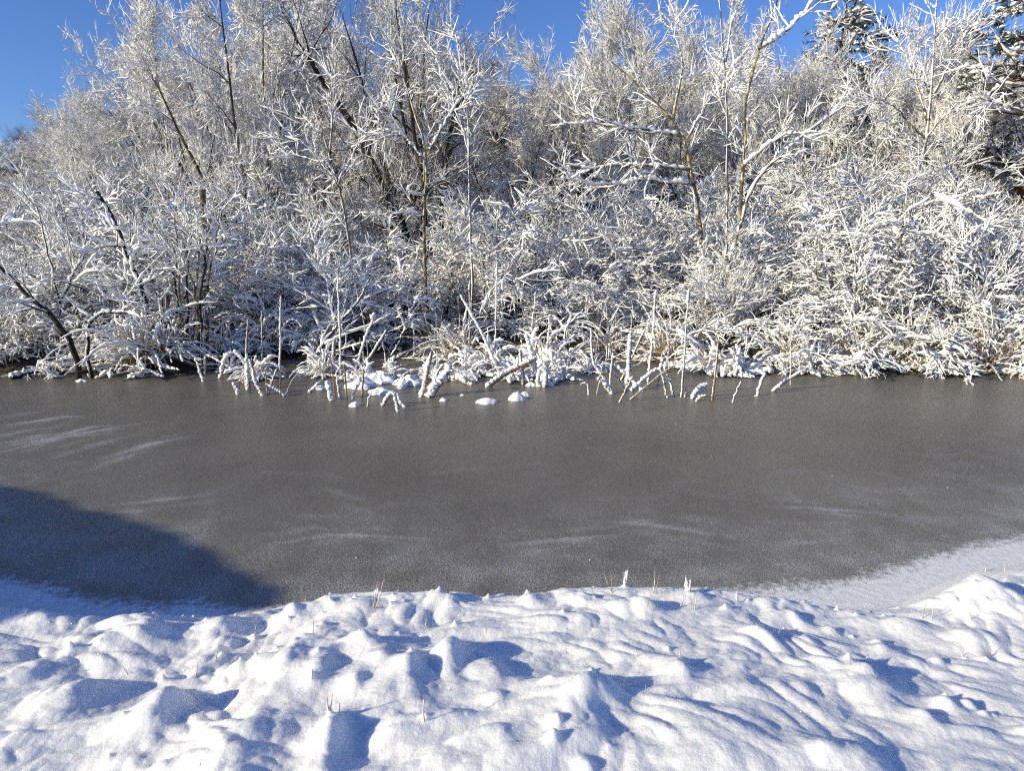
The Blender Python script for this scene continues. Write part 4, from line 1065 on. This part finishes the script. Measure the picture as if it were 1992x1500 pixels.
for px, py, wpx, hpx, lump, lab in [(948, 786, 22, 9, .15, 'flat snow mound alone on the open ice'), (1005, 780, 17, 16, .12, 'rounded snow mound with a smaller one at its side'), (1021, 771, 11, 8, .12, 'small snow mound touching the rounded mound'),
                                    (862, 781, 9, 6, .12, 'little snow pat beside the club-shaped reed'), (899, 770, 5, 3, .1, 'tiny snow pat between the club and the flat mound'), (736, 746, 24, 18, .6, 'high smooth snow dome over buried reeds'),
                                    (791, 752, 23, 15, .75, 'lumpy snow dome with brown reed ends showing'), (738, 768, 24, 12, .2, 'low smooth snow hump in front of the high dome'), (700, 756, 22, 18, .5, 'snow hump beside the tall thin reed'),
                                    (1058, 752, 16, 22, .3, 'snow lump at the end of the log-like bundle'), (1032, 752, 10, 8, .2, 'small snow lump left of the log-end lump'), (688, 792, 11, 9, .25, 'snow-capped reed scrap out on the ice'),
                                    (620, 758, 15, 6, .25, 'flat snow scrap left of the dome clump'), (604, 705, 12, 22, .5, 'hooded snow clump standing on dead leaves'), (822, 768, 8, 14, .2, 'snow blob at the foot of the fat snow post'),
                                    (905, 740, 24, 16, .3, 'snow pillow between the peak and the log'), (985, 725, 26, 24, .3, 'snow pillow behind the log-like bundle'), (155, 743, 10, 5, .3, 'thin curl of snow on the ice below the splayed branches')]:
    g = on_z(px, py); s_ = g[1] / F
    single('snow_mound', lab, 'snow mound', (g[0], g[1] + wpx * s_ * .6, 0.0), dome(wpx * s_, wpx * s_ * .8, hpx * s_, lump), 0, 1, 'snow mounds among the reeds')

# ------------------------------------------------------------------ grass stems poking through the near snow
def blade_mesh(tip, n=1, th=.0022, spread_=0.0):
    st, sn = MB(), MB()
    L = np.linalg.norm(tip)
    for i in range(n):
        t = np.array(tip, float)
        t[:2] += rng.normal(size=2) * spread_ * L; t[2] *= rng.uniform(.7, 1.05) if n > 1 else 1
        s0 = np.append(rng.normal(size=2) * spread_ * L * .5, -.03)
        mid = (s0 + t) / 2 + rng.normal(size=3) * L * .05
        P = resample([s0, mid, t], 8)[None]; R = np.linspace(.0025, .0009, 8)[None]
        st.tube(P, R, 4)
        if th:
            snow(sn, P[:, :7], R[:, :7], th * rng.uniform(.6, 1.4), 1, 5, 2, .8, rng.uniform(.0, .3), .4)
    return st.mesh('grass_blades', M_GRASS), sn.mesh('grass_snow', M_SNOW)
STEMS = [  # base px, tip px, blades, snow, label
    (12, 1192, 22, 1168, 1, .002, 'straw stub at the frame edge in the shaded corner'), (48, 1172, 66, 1155, 1, .001, 'slanting straw on the shaded bank rim'), (36, 1198, 56, 1182, 1, .001, 'straw lying on the shaded slope below the rim'),
    (240, 1192, 241, 1166, 1, .002, 'upright frosted straw on the lit hump'), (300, 1210, 305, 1194, 1, .002, 'short straw on the flank of the smooth round mound'), (272, 1278, 290, 1262, 1, 0, 'fine straw lying flat in the hollow'),
    (252, 1312, 238, 1296, 1, 0, 'dark straw lying in the hollow shadow'), (324, 1312, 324, 1298, 1, .0015, 'tiny straw behind the overhanging snow lip'), (498, 1245, 500, 1205, 1, .0008, 'upright tan straw on the scalloped ridge'),
    (416, 1288, 426, 1252, 1, .001, 'leaning straw among the snow teeth'), (378, 1315, 385, 1288, 1, .001, 'faint straw before the snow teeth'), (143, 1306, 144, 1294, 1, 0, 'rusty straw tip on the broad mound'),
    (609, 1230, 610, 1202, 1, .001, 'thin straw on the pointed ridge peak'), (725, 1185, 740, 1120, 4, .0018, 'tallest tan grass tuft on the bank rim, blades spread in a V'), (826, 1215, 828, 1190, 1, .001, 'dark bent straw by the shadowed hole'),
    (606, 1325, 608, 1302, 1, .003, 'snow-furred straw on the dark hollow rim'), (640, 1385, 638, 1340, 2, .002, 'straw with a folded leaf on the tall snow spike'), (658, 1385, 661, 1368, 1, 0, 'short straw beside the folded leaf'),
    (827, 1402, 826, 1350, 1, .001, 'lone upright straw casting a long thin shadow'), (864, 1345, 880, 1335, 1, 0, 'tiny straw with a curved shadow'), (380, 1495, 392, 1478, 1, .001, 'straw leaning at the picture bottom'),
    (1190, 1150, 1178, 1105, 2, .0018, 'splayed twig at the start of the rim tuft'), (1216, 1140, 1218, 1098, 3, .0035, 'frosted blades in the middle of the rim tuft'), (1246, 1125, 1244, 1096, 2, .002, 'upright blade on the crest of the rim mound'),
    (1272, 1155, 1278, 1097, 2, .0012, 'long bare stem right of the rim mound crest'), (1302, 1135, 1300, 1103, 1, .001, 'single stem on the lower rim lump'), (1342, 1150, 1338, 1116, 3, .006, 'thick snow-wrapped blade past the rim mound'),
    (1318, 1180, 1332, 1152, 2, .001, 'crossed dark stems above the little hole'), (1346, 1185, 1362, 1140, 3, .001, 'leaning bare stems beside the little hole'), (1274, 1188, 1258, 1158, 2, .001, 'bent stems on the lit face of the rim mound'),
    (1395, 1142, 1386, 1124, 2, .005, 'stubby snow-wrapped leaf on the rim'), (1434, 1172, 1432, 1146, 1, .004, 'white peg at the curled snow lip'), (1465, 1158, 1492, 1156, 2, .001, 'bowed stem lying along the curled lip'),
    (1548, 1165, 1560, 1130, 2, .001, 'thin twig beside the snow flag'), (1648, 1177, 1633, 1155, 2, .007, 'leaning snow flag at the shadow strip'), (1692, 1178, 1682, 1158, 1, .004, 'narrow snow flag beside the bigger one'),
    (1794, 1205, 1802, 1168, 1, .0008, 'dark stem in the blue hollow'), (1812, 1203, 1818, 1176, 1, .001, 'second darker stem in the blue hollow'), (1892, 1206, 1888, 1190, 1, .0005, 'hair-fine stem on the pale hump'),
    (1523, 1196, 1524, 1182, 1, .001, 'short stem on the pale slope'), (1516, 1240, 1517, 1220, 1, .001, 'upright stub on the pale slope'), (1655, 1295, 1655, 1277, 1, .001, 'stub at the ragged snow edge'), (1698, 1320, 1708, 1311, 1, .001, 'fallen stub past the ragged snow edge'),
    (1684, 1287, 1690, 1272, 3, .004, 'clotted tuft at the ragged snow edge'), (1872, 1277, 1871, 1266, 1, .003, 'white peg before the forked sprig'), (1926, 1277, 1922, 1254, 2, .001, 'forked sprig with a thin shadow'),
    (1322, 1280, 1325, 1258, 1, .0005, 'reddish stub on the small lit knob'), (1240, 1278, 1237, 1262, 1, .001, 'straw stub left of the small lit knob'), (1102, 1272, 1102, 1262, 1, .001, 'straw stub in the shadowed dip'), (1256, 1344, 1256, 1330, 1, .001, 'straw stub in the great mound shadow'),
    (1916, 1112, 1920, 1098, 3, .001, 'curled tan grass tuft on the big corner mound'), (1955, 1110, 1956, 1089, 1, .001, 'straw tip on the big corner mound')]
for bx, by, tx, ty, n, th, lab in STEMS:
    b = bank_hit(bx, by)
    t = on_y(tx, ty, b[1]) - b
    if n == 1 and abs(t[2]) < .03:
        t[2] = max(t[2], .01)
    bl, sn = blade_mesh(t, n, th, .10 if n > 1 else 0)
    thing('dead_grass', lab, 'grass', b, [('blade', bl), ('snow_coat', sn)], 0, 1, 'dead grass poking through the near snow')
